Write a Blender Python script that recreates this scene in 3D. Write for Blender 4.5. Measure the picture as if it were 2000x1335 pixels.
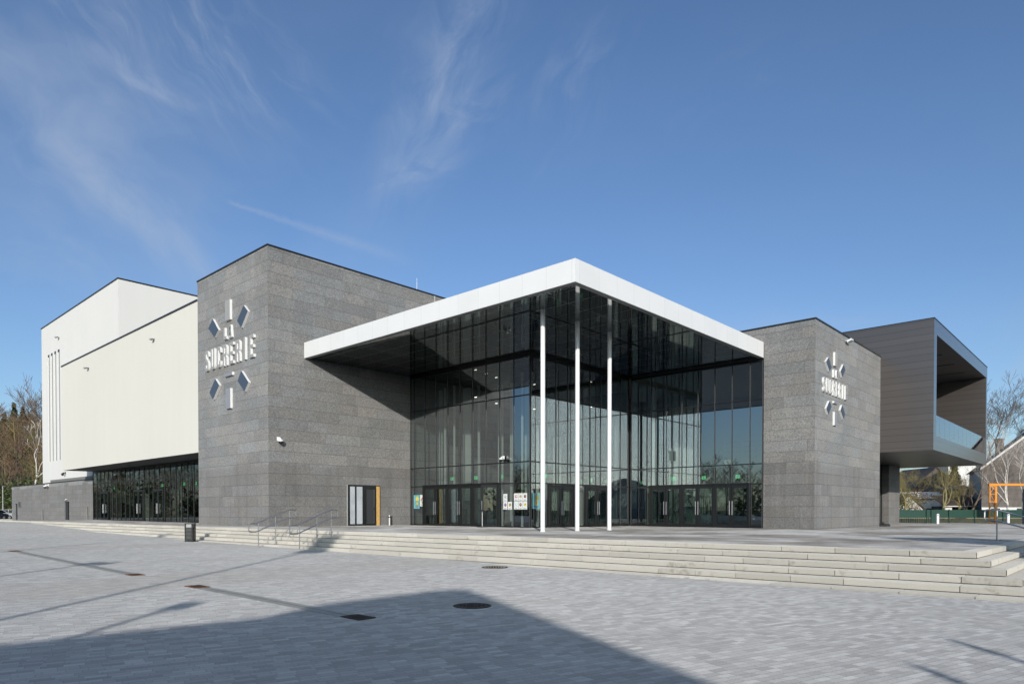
import bpy, math, random
from mathutils import Vector, Matrix
for o in list(bpy.data.objects): bpy.data.objects.remove(o)
S = bpy.context.scene
COL = S.collection
rad = math.radians
rnd = random.Random(7)

# ------------------------------------------------------------------ camera, sky, sun, exposure
cd = bpy.data.cameras.new("camera"); cam = bpy.data.objects.new("camera", cd); COL.objects.link(cam)
cam.location = (0, 0, 1.0); cam.rotation_euler = (rad(90 - 0.8), 0, rad(-47.44))
cd.sensor_width = 36; cd.lens = 24; cd.shift_y = 0.1731; cd.clip_start = 0.1; cd.clip_end = 6000
S.camera = cam
SUN_EL = 14.9; SUNDIR = Vector((-0.733, -0.680, 0.266)).normalized()
SKY_STRENGTH = 0.128; SUN_STRENGTH = 4.1
S.view_settings.view_transform = 'Standard'; S.view_settings.look = 'None'
S.view_settings.exposure = -0.12; S.view_settings.gamma = 1.0
S.cycles.max_bounces = 10; S.cycles.transparent_max_bounces = 16; S.cycles.glossy_bounces = 6
S.cycles.caustics_reflective = False; S.cycles.caustics_refractive = False
S.cycles.use_denoising = True
sd = bpy.data.lights.new("sun", 'SUN'); sun = bpy.data.objects.new("sun", sd); COL.objects.link(sun)
sd.energy = SUN_STRENGTH; sd.angle = rad(0.6); sd.color = (1.0, 0.945, 0.875)
sun.location = (-40, -40, 60); sun.rotation_euler = SUNDIR.to_track_quat('Z', 'Y').to_euler()

W = bpy.data.worlds.new("World"); S.world = W; W.use_nodes = True
nt = W.node_tree; nt.nodes.clear()
class NG:
    """tiny node helper"""
    def __init__(s, t): s.t = t
    def n(s, typ, **kw):
        x = s.t.nodes.new(typ)
        for k, v in kw.items():
            if k.startswith('i_'):
                x.inputs[k[2:].replace('_', ' ')].default_value = v
            else: setattr(x, k, v)
        return x
    def l(s, a, b): s.t.links.new(a, b)
    def val(s, sock, v):
        if isinstance(v, (int, float)): sock.default_value = v
        elif isinstance(v, tuple): sock.default_value = v if len(v) != 3 or sock.type == 'VECTOR' else (*v, 1)
        else: s.l(v, sock)
    def m(s, op, a, b=None, c=None, clamp=False):
        x = s.t.nodes.new('ShaderNodeMath'); x.operation = op; x.use_clamp = clamp
        for i, v in enumerate((a, b, c)):
            if v is not None: s.val(x.inputs[i], v)
        return x.outputs[0]
    def vm(s, op, a, b=None):
        x = s.t.nodes.new('ShaderNodeVectorMath'); x.operation = op
        s.val(x.inputs[0], a)
        if b is not None:
            if op == 'SCALE': s.val(x.inputs['Scale'], b)
            else: s.val(x.inputs[1], b)
        return x.outputs['Value' if op in ('DOT_PRODUCT', 'LENGTH', 'DISTANCE') else 'Vector']
    def mix(s, f, a, b, typ='MIX'):
        x = s.t.nodes.new('ShaderNodeMix'); x.data_type = 'RGBA'; x.blend_type = typ
        s.val(x.inputs[0], f); s.val(x.inputs[6], a); s.val(x.inputs[7], b)
        return x.outputs[2]
    def noise(s, vec, scale, detail=3, rough=0.55, out='Fac', dist=0.0):
        x = s.t.nodes.new('ShaderNodeTexNoise'); s.l(vec, x.inputs['Vector'])
        x.inputs['Scale'].default_value = scale; x.inputs['Detail'].default_value = detail
        x.inputs['Roughness'].default_value = rough; x.inputs['Distortion'].default_value = dist
        return x.outputs[out]
    def white(s, vec):
        x = s.t.nodes.new('ShaderNodeTexWhiteNoise'); x.noise_dimensions = '3D'; s.l(vec, x.inputs['Vector'])
        return x.outputs['Value']
    def comb(s, x, y, z=0.0):
        c = s.t.nodes.new('ShaderNodeCombineXYZ')
        for i, v in enumerate((x, y, z)): s.val(c.inputs[i], v)
        return c.outputs[0]
    def sep(s, v):
        c = s.t.nodes.new('ShaderNodeSeparateXYZ'); s.l(v, c.inputs[0]); return c.outputs
    def ss(s, v, lo, hi, a=0.0, b=1.0):
        x = s.t.nodes.new('ShaderNodeMapRange'); x.interpolation_type = 'SMOOTHSTEP'
        s.val(x.inputs[0], v)
        for i, q in enumerate((lo, hi, a, b)): x.inputs[i + 1].default_value = q
        return x.outputs[0]
g = NG(nt)
sky = g.n('ShaderNodeTexSky', sky_type='NISHITA', sun_disc=False)
sky.sun_elevation = rad(SUN_EL); sky.sun_rotation = math.atan2(SUNDIR.x, SUNDIR.y)
sky.altitude = 120; sky.air_density = 1.0; sky.dust_density = 0.9; sky.ozone_density = 2.2
tc = g.n('ShaderNodeTexCoord'); dirv = tc.outputs['Generated']
# camera-independent frame for the cirrus: r = right of plaza axis, f = along it, u = up
r_ = g.vm('DOT_PRODUCT', dirv, (0.6763, -0.7366, 0.0)); f_ = g.vm('DOT_PRODUCT', dirv, (0.7366, 0.6763, 0.0)); u_ = g.sep(dirv)[2]
uu = g.m('MAXIMUM', u_, 0.03)
cx = g.m('DIVIDE', r_, g.m('ADD', uu, 0.12)); cy = g.m('DIVIDE', f_, g.m('ADD', uu, 0.12))   # plane of the cloud layer
def cloudnoise(ang, sx, sy, scale, detail, rough, dist, seed):
    c, s_ = math.cos(ang), math.sin(ang)
    a = g.m('ADD', g.m('MULTIPLY', cx, c * sx), g.m('MULTIPLY', cy, s_ * sx))
    b = g.m('ADD', g.m('MULTIPLY', cx, -s_ * sy), g.m('MULTIPLY', cy, c * sy))
    return g.noise(g.comb(a, b, seed), scale, detail, rough, dist=dist)
tx = g.m('DIVIDE', r_, g.m('MAXIMUM', f_, 0.05)); ty = g.m('DIVIDE', u_, g.m('MAXIMUM', f_, 0.05)); front = g.m('GREATER_THAN', f_, 0.05)
# slow warp so that the streaks curl
wn = g.noise(g.comb(tx, ty, 5.0), 3.0, 3, 0.55, out='Color'); wx, wy, _ = g.sep(wn)
sx_ = g.m('ADD', tx, g.m('MULTIPLY', g.m('SUBTRACT', wx, 0.5), 0.16)); sy_ = g.m('ADD', ty, g.m('MULTIPLY', g.m('SUBTRACT', wy, 0.5), 0.16))
def cirrus(px, py, deg, L, Wd, stretch, scale, lo, hi, seed, rough=0.62):
    """a drifting bank of cirrus: centre, heading, length and width as slopes; streaky noise along the heading"""
    c, s_ = math.cos(rad(deg)), math.sin(rad(deg)); ox, oy = (px - 1000) / 1333, (995 - py) / 1333
    X0 = g.m('SUBTRACT', sx_, ox); Y0 = g.m('SUBTRACT', sy_, oy)
    al = g.m('ADD', g.m('MULTIPLY', X0, c), g.m('MULTIPLY', Y0, s_)); ac = g.m('SUBTRACT', g.m('MULTIPLY', Y0, c), g.m('MULTIPLY', X0, s_))
    q = g.m('ADD', g.m('POWER', g.m('ABSOLUTE', g.m('DIVIDE', al, L)), 2.0), g.m('POWER', g.m('ABSOLUTE', g.m('DIVIDE', ac, Wd)), 2.0))
    env = g.m('MULTIPLY', g.m('POWER', 2.718, g.m('MULTIPLY', q, -1.0)), front)
    n = g.noise(g.comb(g.m('MULTIPLY', al, scale), g.m('MULTIPLY', ac, scale * stretch), seed), 1.0, 9, rough, dist=0.5)
    return g.m('MULTIPLY', env, g.ss(n, lo, hi))
big = g.noise(g.comb(cx, cy, 3.3), 1.1, 4, 0.5)
parts_ = [(cirrus(120, 250, -35, 0.34, 0.14, 1.6, 4.0, 0.22, 0.75, 1.0, 0.5), 0.50), (cirrus(300, 440, -38, 0.20, 0.045, 2.2, 6.0, 0.30, 0.72, 2.0), 0.36), (cirrus(30, 470, -30, 0.16, 0.05, 2.0, 6.0, 0.35, 0.75, 2.5), 0.26),
    (cirrus(190, 60, -52, 0.16, 0.05, 4.5, 6.0, 0.40, 0.78, 3.0), 0.34), (cirrus(370, 80, -56, 0.15, 0.05, 5.0, 7.0, 0.40, 0.78, 4.0), 0.34), (cirrus(500, 130, -50, 0.14, 0.06, 4.0, 7.0, 0.42, 0.80, 5.0), 0.26),
    (cirrus(300, 172, -24, 0.055, 0.012, 2.5, 14.0, 0.28, 0.65, 6.0), 0.34), (cirrus(860, 150, 66, 0.20, 0.050, 2.6, 6.0, 0.30, 0.76, 7.0), 0.48), (cirrus(905, 250, 30, 0.08, 0.035, 2.6, 9.0, 0.34, 0.75, 7.7), 0.30), (cirrus(800, 365, 22, 0.065, 0.022, 2.4, 10.0, 0.28, 0.7, 8.0), 0.36),
    (cirrus(1130, 190, 62, 0.10, 0.045, 3.0, 8.0, 0.40, 0.8, 9.0), 0.22), (cirrus(1450, 190, 40, 0.12, 0.05, 3.0, 8.0, 0.45, 0.85, 10.0), 0.10), (cirrus(1520, 640, 8, 0.20, 0.035, 2.0, 6.0, 0.30, 0.75, 11.0), 0.26), (cirrus(1960, 720, 20, 0.10, 0.05, 2.0, 8.0, 0.30, 0.75, 12.0), 0.30)]
cir = None
for m_, k_ in parts_:
    v_ = g.m('MULTIPLY', m_, k_); cir = v_ if cir is None else g.m('ADD', cir, v_)
# contrail: a straight band between two directions of the sky
along = g.m('DIVIDE', g.m('ADD', tx, 0.42), 0.30)
line = g.m('SUBTRACT', g.m('SUBTRACT', 0.45, g.m('MULTIPLY', along, 0.098)), ty)
wid = g.m('ADD', 0.004, g.m('MULTIPLY', g.m('MAXIMUM', along, 0.0), 0.012))
rag = g.noise(g.comb(g.m('MULTIPLY', tx, 60.0), g.m('MULTIPLY', ty, 60.0), 0.0), 1.6, 4, 0.6)
con = g.m('SUBTRACT', 1.0, g.m('DIVIDE', g.m('ABSOLUTE', g.m('ADD', line, g.m('MULTIPLY', g.m('SUBTRACT', rag, 0.5), 0.010))), wid), clamp=True)
con = g.m('MULTIPLY', g.m('MULTIPLY', con, g.ss(along, 0.0, 0.06)), g.m('MULTIPLY', g.ss(along, 0.55, 1.05, 1.0, 0.0), g.m('GREATER_THAN', f_, 0.05)))
mask = g.m('ADD', cir, g.m('MULTIPLY', con, 0.21))
# thin veil of cirrus over the rest of the sky too
gen = g.m('MULTIPLY', g.ss(big, 0.45, 0.9), 0.08)
mask = g.m('MINIMUM', g.m('ADD', mask, gen), 0.8)
skyc = g.mix(1.0, sky.outputs[0], (0.90, 1.02, 1.22), 'MULTIPLY')
cloud = g.mix(mask, skyc, (3.6, 4.3, 5.5))
# added milky veil round the low sun, whitens its mirror image in the glass
sv = g.ss(g.vm('DOT_PRODUCT', dirv, tuple(SUNDIR)), 0.72, 1.0)
cloud = g.mix(g.m('MULTIPLY', sv, 0.75), cloud, (17.0, 19.6, 20.4))
bg = g.n('ShaderNodeBackground'); g.l(cloud, bg.inputs[0]); bg.inputs[1].default_value = SKY_STRENGTH
wo = g.n('ShaderNodeOutputWorld'); g.l(bg.outputs[0], wo.inputs[0])

# ------------------------------------------------------------------ materials
MATS = {}
def mat(name, col=(0.5, 0.5, 0.5), rough=0.6, metal=0.0, spec=0.5, var=0.0, vscale=3.0, bump=0.0, bscale=20.0, emit=0.0, drough=0.0, vmul=None):
    if name in MATS: return MATS[name]
    m = bpy.data.materials.new(name); m.use_nodes = True; MATS[name] = m
    h = NG(m.node_tree); b = m.node_tree.nodes['Principled BSDF']
    b.inputs['Base Color'].default_value = (*col, 1); b.inputs['Roughness'].default_value = rough
    b.inputs['Metallic'].default_value = metal; b.inputs['Specular IOR Level'].default_value = spec
    b.inputs['Diffuse Roughness'].default_value = drough
    if emit: b.inputs['Emission Color'].default_value = (*col, 1); b.inputs['Emission Strength'].default_value = emit
    t = h.n('ShaderNodeTexCoord')
    if var:
        f = h.noise(t.outputs['Object'], vscale, 4, 0.6)
        f2 = h.noise(t.outputs['Object'], vscale * 9, 3, 0.6)
        ff = h.m('ADD', h.m('MULTIPLY', f, 0.65), h.m('MULTIPLY', f2, 0.35))
        lo = tuple(c * (1 - var) for c in col); hi = tuple(min(1, c * (1 + var)) for c in col)
        h.l(h.mix(h.ss(ff, 0.3, 0.7), lo, hi), b.inputs['Base Color'])
    if bump:
        bn = h.n('ShaderNodeBump'); bn.inputs['Strength'].default_value = bump; bn.inputs['Distance'].default_value = 0.02
        h.l(h.noise(t.outputs['Object'], bscale, 3), bn.inputs['Height']); h.l(bn.outputs[0], b.inputs['Normal'])
    return m
def uvmat(name):
    m = bpy.data.materials.new(name); m.use_nodes = True; MATS[name] = m
    h = NG(m.node_tree); b = m.node_tree.nodes['Principled BSDF']
    uv = h.n('ShaderNodeUVMap'); return m, h, b, h.sep(uv.outputs[0])

def stone_mat(name, H=0.585, base=(0.224, 0.223, 0.219)):
    m, h, b, (u, v, _) = uvmat(name)
    row = h.m('FLOOR', h.m('DIVIDE', v, H)); fr = h.m('FRACT', h.m('DIVIDE', v, H))
    r1 = h.white(h.comb(row, 3.1)); r2 = h.white(h.comb(row, 9.7))
    cu = h.m('ADD', h.m('DIVIDE', u, h.m('ADD', 1.35, h.m('MULTIPLY', r1, 0.75))), h.m('MULTIPLY', r2, 10.0))
    # uneven lengths: warp the cell coordinate a little
    cu = h.m('ADD', cu, h.m('MULTIPLY', h.m('SINE', h.m('MULTIPLY', cu, 2.3)), 0.22))
    idc = h.m('FLOOR', cu); fu = h.m('FRACT', cu)
    tone = h.white(h.comb(row, idc, 1.0)); tone2 = h.white(h.comb(row, idc, 5.0))
    P = h.comb(u, v, tone)
    sp = h.noise(P, 11, 3, 0.75); sp2 = h.noise(P, 26, 2, 0.8); cl = h.noise(P, 0.45, 4, 0.6)
    br = h.m('ADD', 0.82, h.m('MULTIPLY', tone, 0.22))
    br = h.m('MULTIPLY', br, h.ss(sp, 0.30, 0.70, 0.76, 1.24))
    br = h.m('MULTIPLY', br, h.ss(sp2, 0.28, 0.72, 0.72, 1.28))
    br = h.m('MULTIPLY', br, h.m('ADD', 0.80, h.m('MULTIPLY', cl, 0.40)))
    low = h.ss(h.m('ADD', v, h.m('MULTIPLY', h.m('SUBTRACT', tone, 0.5), 0.3)), 3.30, 3.62, 1.0, 0.0)
    drip = h.noise(h.comb(h.m('MULTIPLY', u, 2.2), h.m('MULTIPLY', v, 0.12), 4.0), 1.0, 4, 0.6)
    br = h.m('MULTIPLY', br, h.m('SUBTRACT', 1.0, h.m('MULTIPLY', low, h.m('ADD', 0.14, h.m('MULTIPLY', h.ss(drip, 0.45, 0.7), 0.16)))))
    up = h.m('MULTIPLY', h.ss(h.noise(h.comb(h.m('MULTIPLY', u, 1.4), h.m('MULTIPLY', v, 0.25), 9.0), 1.0, 4, 0.6), 0.5, 0.75), h.m('SUBTRACT', 1.0, low))
    br = h.m('ADD', br, h.m('MULTIPLY', up, 0.10))
    warm = h.mix(tone2, tuple(c * k for c, k in zip(base, (1.03, 1.0, 0.965))), tuple(c * k for c, k in zip(base, (0.97, 1.0, 1.02))))
    col = h.mix(1.0, warm, h.comb(br, br, br), 'MULTIPLY')
    col = h.mix(h.m('MULTIPLY', low, 0.22), col, (0.185, 0.168, 0.157))
    # pale fossil specks and veins
    vein = h.m('LESS_THAN', h.m('ABSOLUTE', h.m('SUBTRACT', h.noise(h.comb(u, v, tone2), 2.3, 2, 0.5), 0.5)), 0.0016)
    vein = h.m('MULTIPLY', vein, h.m('GREATER_THAN', tone2, 0.80))
    col = h.mix(h.m('MULTIPLY', vein, 0.30), col, (0.55, 0.54, 0.5))
    j1 = h.m('LESS_THAN', fr, 0.034); j2 = h.m('MULTIPLY', h.m('LESS_THAN', fu, 0.009), 0.55)
    jn = h.m('MAXIMUM', j1, j2)
    col = h.mix(h.m('MULTIPLY', jn, 0.62), col, (0.035, 0.035, 0.035))
    h.l(col, b.inputs['Base Color']); b.inputs['Roughness'].default_value = 0.62; b.inputs['Diffuse Roughness'].default_value = 0.6
    b.inputs['Specular IOR Level'].default_value = 0.35
    bn = h.n('ShaderNodeBump'); bn.inputs['Strength'].default_value = 0.35; bn.inputs['Distance'].default_value = 0.008
    h.l(h.m('SUBTRACT', sp, jn), bn.inputs['Height']); h.l(bn.outputs[0], b.inputs['Normal'])
    return m
stone_mat('limestone'); stone_mat('limestone_low', 0.42)

def plaster_mat(name, col):
    m, h, b, (u, v, _) = uvmat(name)
    P = h.comb(u, v, 0.0)
    n1 = h.noise(P, 0.12, 4, 0.6); n2 = h.noise(P, 60, 2, 0.6); st = h.noise(h.comb(h.m('MULTIPLY', u, 1.5), h.m('MULTIPLY', v, 0.08), 2.0), 1.0, 4, 0.6)
    k = h.m('ADD', 0.93, h.m('ADD', h.m('MULTIPLY', n1, 0.10), h.m('MULTIPLY', h.m('SUBTRACT', st, 0.5), 0.05)))
    h.l(h.mix(1.0, col, h.comb(k, k, k), 'MULTIPLY'), b.inputs['Base Color'])
    b.inputs['Roughness'].default_value = 0.9; b.inputs['Specular IOR Level'].default_value = 0.15
    bn = h.n('ShaderNodeBump'); bn.inputs['Strength'].default_value = 0.25; bn.inputs['Distance'].default_value = 0.004
    h.l(n2, bn.inputs['Height']); h.l(bn.outputs[0], b.inputs['Normal'])
plaster_mat('white_render', (0.71, 0.70, 0.665)); plaster_mat('cream_render', (0.69, 0.67, 0.60))

def panel_mat(name, col, pitch, axis, rough, metal, jw, jcol, var=0.03, spec=0.5, off=0.0, coat=0.0):
    m, h, b, uvw = uvmat(name)
    c = h.m('ADD', h.m('DIVIDE', uvw[axis], pitch), off); idc = h.m('FLOOR', c); fr = h.m('FRACT', c)
    t = h.white(h.comb(idc, 2.0)); P = h.comb(uvw[0], uvw[1], 0.0)
    k = h.m('ADD', 1.0 - var / 2, h.m('MULTIPLY', t, var)); k = h.m('MULTIPLY', k, h.m('ADD', 0.94, h.m('MULTIPLY', h.noise(P, 0.6, 4), 0.12)))
    cc = h.mix(1.0, col, h.comb(k, k, k), 'MULTIPLY')
    j = h.m('LESS_THAN', fr, jw / pitch)
    h.l(h.mix(h.m('MULTIPLY', j, 0.75), cc, jcol), b.inputs['Base Color'])
    b.inputs['Roughness'].default_value = rough; b.inputs['Metallic'].default_value = metal; b.inputs['Specular IOR Level'].default_value = spec
    b.inputs['Coat Weight'].default_value = coat; b.inputs['Coat Roughness'].default_value = 0.18
    return m
panel_mat('canopy_panel', (0.755, 0.755, 0.74), 1.21, 0, 0.45, 0.0, 0.022, (0.58, 0.59, 0.59), off=0.4)
panel_mat('brown_cladding', (0.122, 0.108, 0.101), 0.41, 1, 0.33, 0.5, 0.017, (0.018, 0.018, 0.018), 0.12, coat=0.8)
panel_mat('soffit_boards', (0.12, 0.115, 0.11), 0.4, 0, 0.35, 0.2, 0.02, (0.02, 0.02, 0.02), 0.1)

# mirror-dark canopy soffit with fine pale joints both ways
m, h, b, (u, v, _) = uvmat('soffit_mirror')
fu = h.m('FRACT', h.m('DIVIDE', u, 1.21)); fv = h.m('FRACT', h.m('DIVIDE', v, 2.42))
j = h.m('MAXIMUM', h.m('LESS_THAN', fu, 0.010), h.m('LESS_THAN', fv, 0.004))
pid = h.white(h.comb(h.m('FLOOR', h.m('DIVIDE', u, 1.21)), h.m('FLOOR', h.m('DIVIDE', v, 2.42))))
h.l(h.mix(j, (0.27, 0.285, 0.285), (0.62, 0.63, 0.62)), b.inputs['Base Color'])
h.l(h.m('ADD', 0.03, h.m('MULTIPLY', j, 0.4)), b.inputs['Roughness']); b.inputs['Metallic'].default_value = 1.0
bn = h.n('ShaderNodeBump'); bn.inputs['Strength'].default_value = 0.05; bn.inputs['Distance'].default_value = 0.03
h.l(h.noise(h.comb(u, v, pid), 0.9, 2), bn.inputs['Height']); h.l(bn.outputs[0], b.inputs['Normal'])

def glass_mat(name, tint, r0, ior=1.5, gcol=(0.90, 0.965, 0.985), wave=0.0):
    m = bpy.data.materials.new(name); m.use_nodes = True; MATS[name] = m
    t = m.node_tree; t.nodes.clear(); h = NG(t)
    geo = h.n('ShaderNodeNewGeometry')
    co = h.m('ABSOLUTE', h.vm('DOT_PRODUCT', geo.outputs['Incoming'], geo.outputs['Normal']))
    fac = h.m('ADD', r0, h.m('MULTIPLY', h.m('POWER', h.m('SUBTRACT', 1.0, co, clamp=True), 4.5), 1 - r0), clamp=True)
    gl = h.n('ShaderNodeBsdfGlossy'); gl.inputs['Color'].default_value = (*gcol, 1); gl.inputs['Roughness'].default_value = 0.0
    tr = h.n('ShaderNodeBsdfTransparent'); tr.inputs[0].default_value = (*tint, 1)
    if wave:
        tcn = h.n('ShaderNodeTexCoord'); bn = h.n('ShaderNodeBump'); bn.inputs['Strength'].default_value = wave; bn.inputs['Distance'].default_value = 0.02
        h.l(h.noise(tcn.outputs['Object'], 0.55, 2, 0.5), bn.inputs['Height']); h.l(bn.outputs[0], gl.inputs['Normal'])
    mx = h.n('ShaderNodeMixShader'); h.l(fac, mx.inputs[0]); h.l(tr.outputs[0], mx.inputs[1]); h.l(gl.outputs[0], mx.inputs[2])
    o = h.n('ShaderNodeOutputMaterial'); h.l(mx.outputs[0], o.inputs[0]); return m
glass_mat('facade_glass', (0.60, 0.67, 0.65), 0.34)
glass_mat('wing_glass', (0.42, 0.46, 0.43), 0.11)
glass_mat('door_glass', (0.62, 0.68, 0.66), 0.12)
glass_mat('balustrade_glass', (0.66, 0.74, 0.82), 0.16, 1.6, (1.0, 1.0, 1.0))
glass_mat('car_glass', (0.12, 0.14, 0.15), 0.05)

# pavings
m, h, b, (u, v, _) = uvmat('plaza_pavers')
P = h.comb(u, v, 0.0)
ru = h.m('ADD', h.m('MULTIPLY', u, 0.961), h.m('MULTIPLY', v, -0.276)); rv = h.m('ADD', h.m('MULTIPLY', v, 0.961), h.m('MULTIPLY', u, 0.276))
row = h.m('FLOOR', h.m('DIVIDE', rv, 0.095)); fr = h.m('FRACT', h.m('DIVIDE', rv, 0.095))
cu = h.m('ADD', h.m('DIVIDE', ru, 0.19), h.m('MULTIPLY', h.white(h.comb(row, 1.0)), 7.0)); idc = h.m('FLOOR', cu); fu = h.m('FRACT', cu)
tone = h.white(h.comb(row, idc, 2.0)); tone2 = h.white(h.comb(row, idc, 7.0))
big_ = h.noise(P, 0.10, 5, 0.6); med = h.noise(P, 0.55, 5, 0.65); fine = h.noise(P, 40, 3, 0.7)
eff = h.ss(h.m('ADD', h.m('MULTIPLY', med, 0.6), h.m('MULTIPLY', tone2, 0.4)), 0.50, 0.66)
k = h.m('ADD', 0.77, h.m('MULTIPLY', tone, 0.26)); k = h.m('MULTIPLY', k, h.m('ADD', 0.75, h.m('MULTIPLY', fine, 0.5)))
k = h.m('MULTIPLY', k, h.m('ADD', 0.82, h.m('MULTIPLY', big_, 0.36)))
k = h.m('ADD', k, h.m('MULTIPLY', eff, 0.18))
col = h.mix(1.0, (0.335, 0.332, 0.325), h.comb(k, k, k), 'MULTIPLY')
band = h.m('MAXIMUM', h.m('MULTIPLY', h.m('GREATER_THAN', v, 14.0), h.m('LESS_THAN', v, 17.0)), h.m('MULTIPLY', h.m('GREATER_THAN', v, 28.2), h.m('LESS_THAN', v, 30.6)))
bk = h.m('ADD', 0.8, h.m('MULTIPLY', tone, 0.3))
col = h.mix(h.m('MULTIPLY', band, 0.8), col, h.mix(1.0, (0.31, 0.30, 0.285), h.comb(bk, bk, bk), 'MULTIPLY'))
stn = h.ss(h.noise(h.vm('ADD', P, (13.0, 5.0, 0.0)), 0.22, 5, 0.6, dist=0.5), 0.52, 0.72)
col = h.mix(h.m('MULTIPLY', stn, 0.35), col, (0.27, 0.262, 0.245))
j = h.m('MAXIMUM', h.m('LESS_THAN', fr, 0.09), h.m('LESS_THAN', fu, 0.04))
col = h.mix(h.m('MULTIPLY', j, 0.40), col, (0.14, 0.14, 0.14))
h.l(col, b.inputs['Base Color']); b.inputs['Roughness'].default_value = 0.85; b.inputs['Diffuse Roughness'].default_value = 1.0; b.inputs['Specular IOR Level'].default_value = 0.3
bn = h.n('ShaderNodeBump'); bn.inputs['Strength'].default_value = 0.7; bn.inputs['Distance'].default_value = 0.012
h.l(h.m('ADD', h.m('SUBTRACT', h.m('MULTIPLY', tone, 0.8), h.m('MULTIPLY', j, 1.0)), h.m('MULTIPLY', fine, 0.7)), bn.inputs['Height']); h.l(bn.outputs[0], b.inputs['Normal'])

m, h, b, (u, v, _) = uvmat('terrace_slabs')
P = h.comb(u, v, 0.0)
row = h.m('FLOOR', h.m('DIVIDE', u, 0.4)); fr = h.m('FRACT', h.m('DIVIDE', u, 0.4))
cu = h.m('ADD', h.m('DIVIDE', v, 0.8), h.m('MULTIPLY', h.white(h.comb(row, 1.0)), 7.0)); idc = h.m('FLOOR', cu); fu = h.m('FRACT', cu)
tone = h.white(h.comb(row, idc, 2.0)); fine = h.noise(P, 30, 3, 0.7); big_ = h.noise(P, 0.22, 5, 0.65, dist=0.6); med = h.noise(P, 0.9, 5, 0.65)
k = h.m('ADD', 0.70, h.m('MULTIPLY', tone, 0.36)); k = h.m('MULTIPLY', k, h.m('ADD', 0.8, h.m('MULTIPLY', fine, 0.4)))
k = h.m('MULTIPLY', k, h.m('ADD', 0.60, h.m('MULTIPLY', h.ss(big_, 0.36, 0.60), 0.54)))
k = h.m('MULTIPLY', k, h.m('ADD', 0.8, h.m('MULTIPLY', h.ss(med, 0.35, 0.6), 0.24)))
col = h.mix(h.ss(big_, 0.4, 0.6), (0.295, 0.275, 0.25), (0.33, 0.328, 0.32))
col = h.mix(1.0, col, h.comb(k, k, k), 'MULTIPLY')
j = h.m('MAXIMUM', h.m('LESS_THAN', fr, 0.03), h.m('LESS_THAN', fu, 0.015))
col = h.mix(h.m('MULTIPLY', j, 0.5), col, (0.10, 0.10, 0.095))
h.l(col, b.inputs['Base Color']); b.inputs['Roughness'].default_value = 0.8; b.inputs['Diffuse Roughness'].default_value = 1.0; b.inputs['Specular IOR Level'].default_value = 0.3
bn = h.n('ShaderNodeBump'); bn.inputs['Strength'].default_value = 0.5; bn.inputs['Distance'].default_value = 0.008
h.l(h.m('ADD', fine, tone), bn.inputs['Height']); h.l(bn.outputs[0], b.inputs['Normal'])

m, h, b, (u, v, w_) = uvmat('step_blocks')
tc_ = h.n('ShaderNodeTexCoord'); oi = tc_.outputs['Object']
n1 = h.noise(oi, 1.1, 5, 0.65); n2 = h.noise(oi, 45, 3, 0.7); n3 = h.noise(oi, 4.0, 4, 0.65)
att = h.n('ShaderNodeAttribute'); att.attribute_name = 'tone'
k = h.m('ADD', 0.80, h.m('MULTIPLY', n1, 0.20)); k = h.m('MULTIPLY', k, h.m('ADD', 0.86, h.m('MULTIPLY', n2, 0.28)))
k = h.m('MULTIPLY', k, h.m('ADD', 0.90, h.m('MULTIPLY', att.outputs['Fac'], 0.20)))
col = h.mix(1.0, (0.50, 0.475, 0.42), h.comb(k, k, k), 'MULTIPLY')
dirt = h.m('MULTIPLY', h.ss(n3, 0.52, 0.70), h.ss(h.m('ADD', n1, 0.0), 0.45, 0.6))
col = h.mix(h.m('MULTIPLY', dirt, 0.55), col, (0.20, 0.18, 0.135))
h.l(col, b.inputs['Base Color']); b.inputs['Roughness'].default_value = 0.85; b.inputs['Diffuse Roughness'].default_value = 0.8; b.inputs['Specular IOR Level'].default_value = 0.25
bn = h.n('ShaderNodeBump'); bn.inputs['Strength'].default_value = 0.3; bn.inputs['Distance'].default_value = 0.006
h.l(n2, bn.inputs['Height']); h.l(bn.outputs[0], b.inputs['Normal'])
mat('step_joint', (0.12, 0.11, 0.09), 0.9)

# plain ones
mat('black_coping', (0.022, 0.025, 0.03), 0.4, 0.3); mat('black_frame', (0.020, 0.021, 0.022), 0.35, 0.3)
mat('grey_mullion', (0.16, 0.165, 0.165), 0.4, 0.5); mat('trim_grey', (0.40, 0.40, 0.385), 0.5)
mat('white_paint', (0.80, 0.80, 0.79), 0.35); mat('inside_white', (0.72, 0.73, 0.70), 0.7, var=0.03)
mat('slit_pale', (0.52, 0.52, 0.50), 0.7); mat('inside_pale', (0.50, 0.54, 0.51), 0.6); mat('inside_floor', (0.16, 0.16, 0.16), 0.25, var=0.1)
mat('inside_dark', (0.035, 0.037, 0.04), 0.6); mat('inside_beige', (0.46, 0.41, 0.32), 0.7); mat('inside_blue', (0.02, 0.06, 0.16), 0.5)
mat('steel', (0.40, 0.40, 0.40), 0.36, 0.85, var=0.08); mat('dark_steel', (0.22, 0.22, 0.22), 0.4, 0.9)
mat('timber', (0.62, 0.38, 0.13), 0.6, var=0.18, vscale=8); mat('frosted', (0.46, 0.49, 0.52), 0.25, var=0.15, vscale=1.5)
mat('dull_grey', (0.19, 0.19, 0.18), 0.7)  # plain dark grey for parapet band, door jamb, panel and tubes
mat('underside_grey', (0.27, 0.265, 0.25), 0.8, var=0.04)
mat('rust', (0.20, 0.085, 0.03), 0.8, 0.2, var=0.45, vscale=6); mat('rust_dark', (0.055, 0.035, 0.026), 0.75, 0.3, var=0.35, vscale=8)
mat('cast_iron', (0.075, 0.058, 0.045), 0.65, 0.5, var=0.4, vscale=9, bump=0.5, bscale=60)
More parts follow.
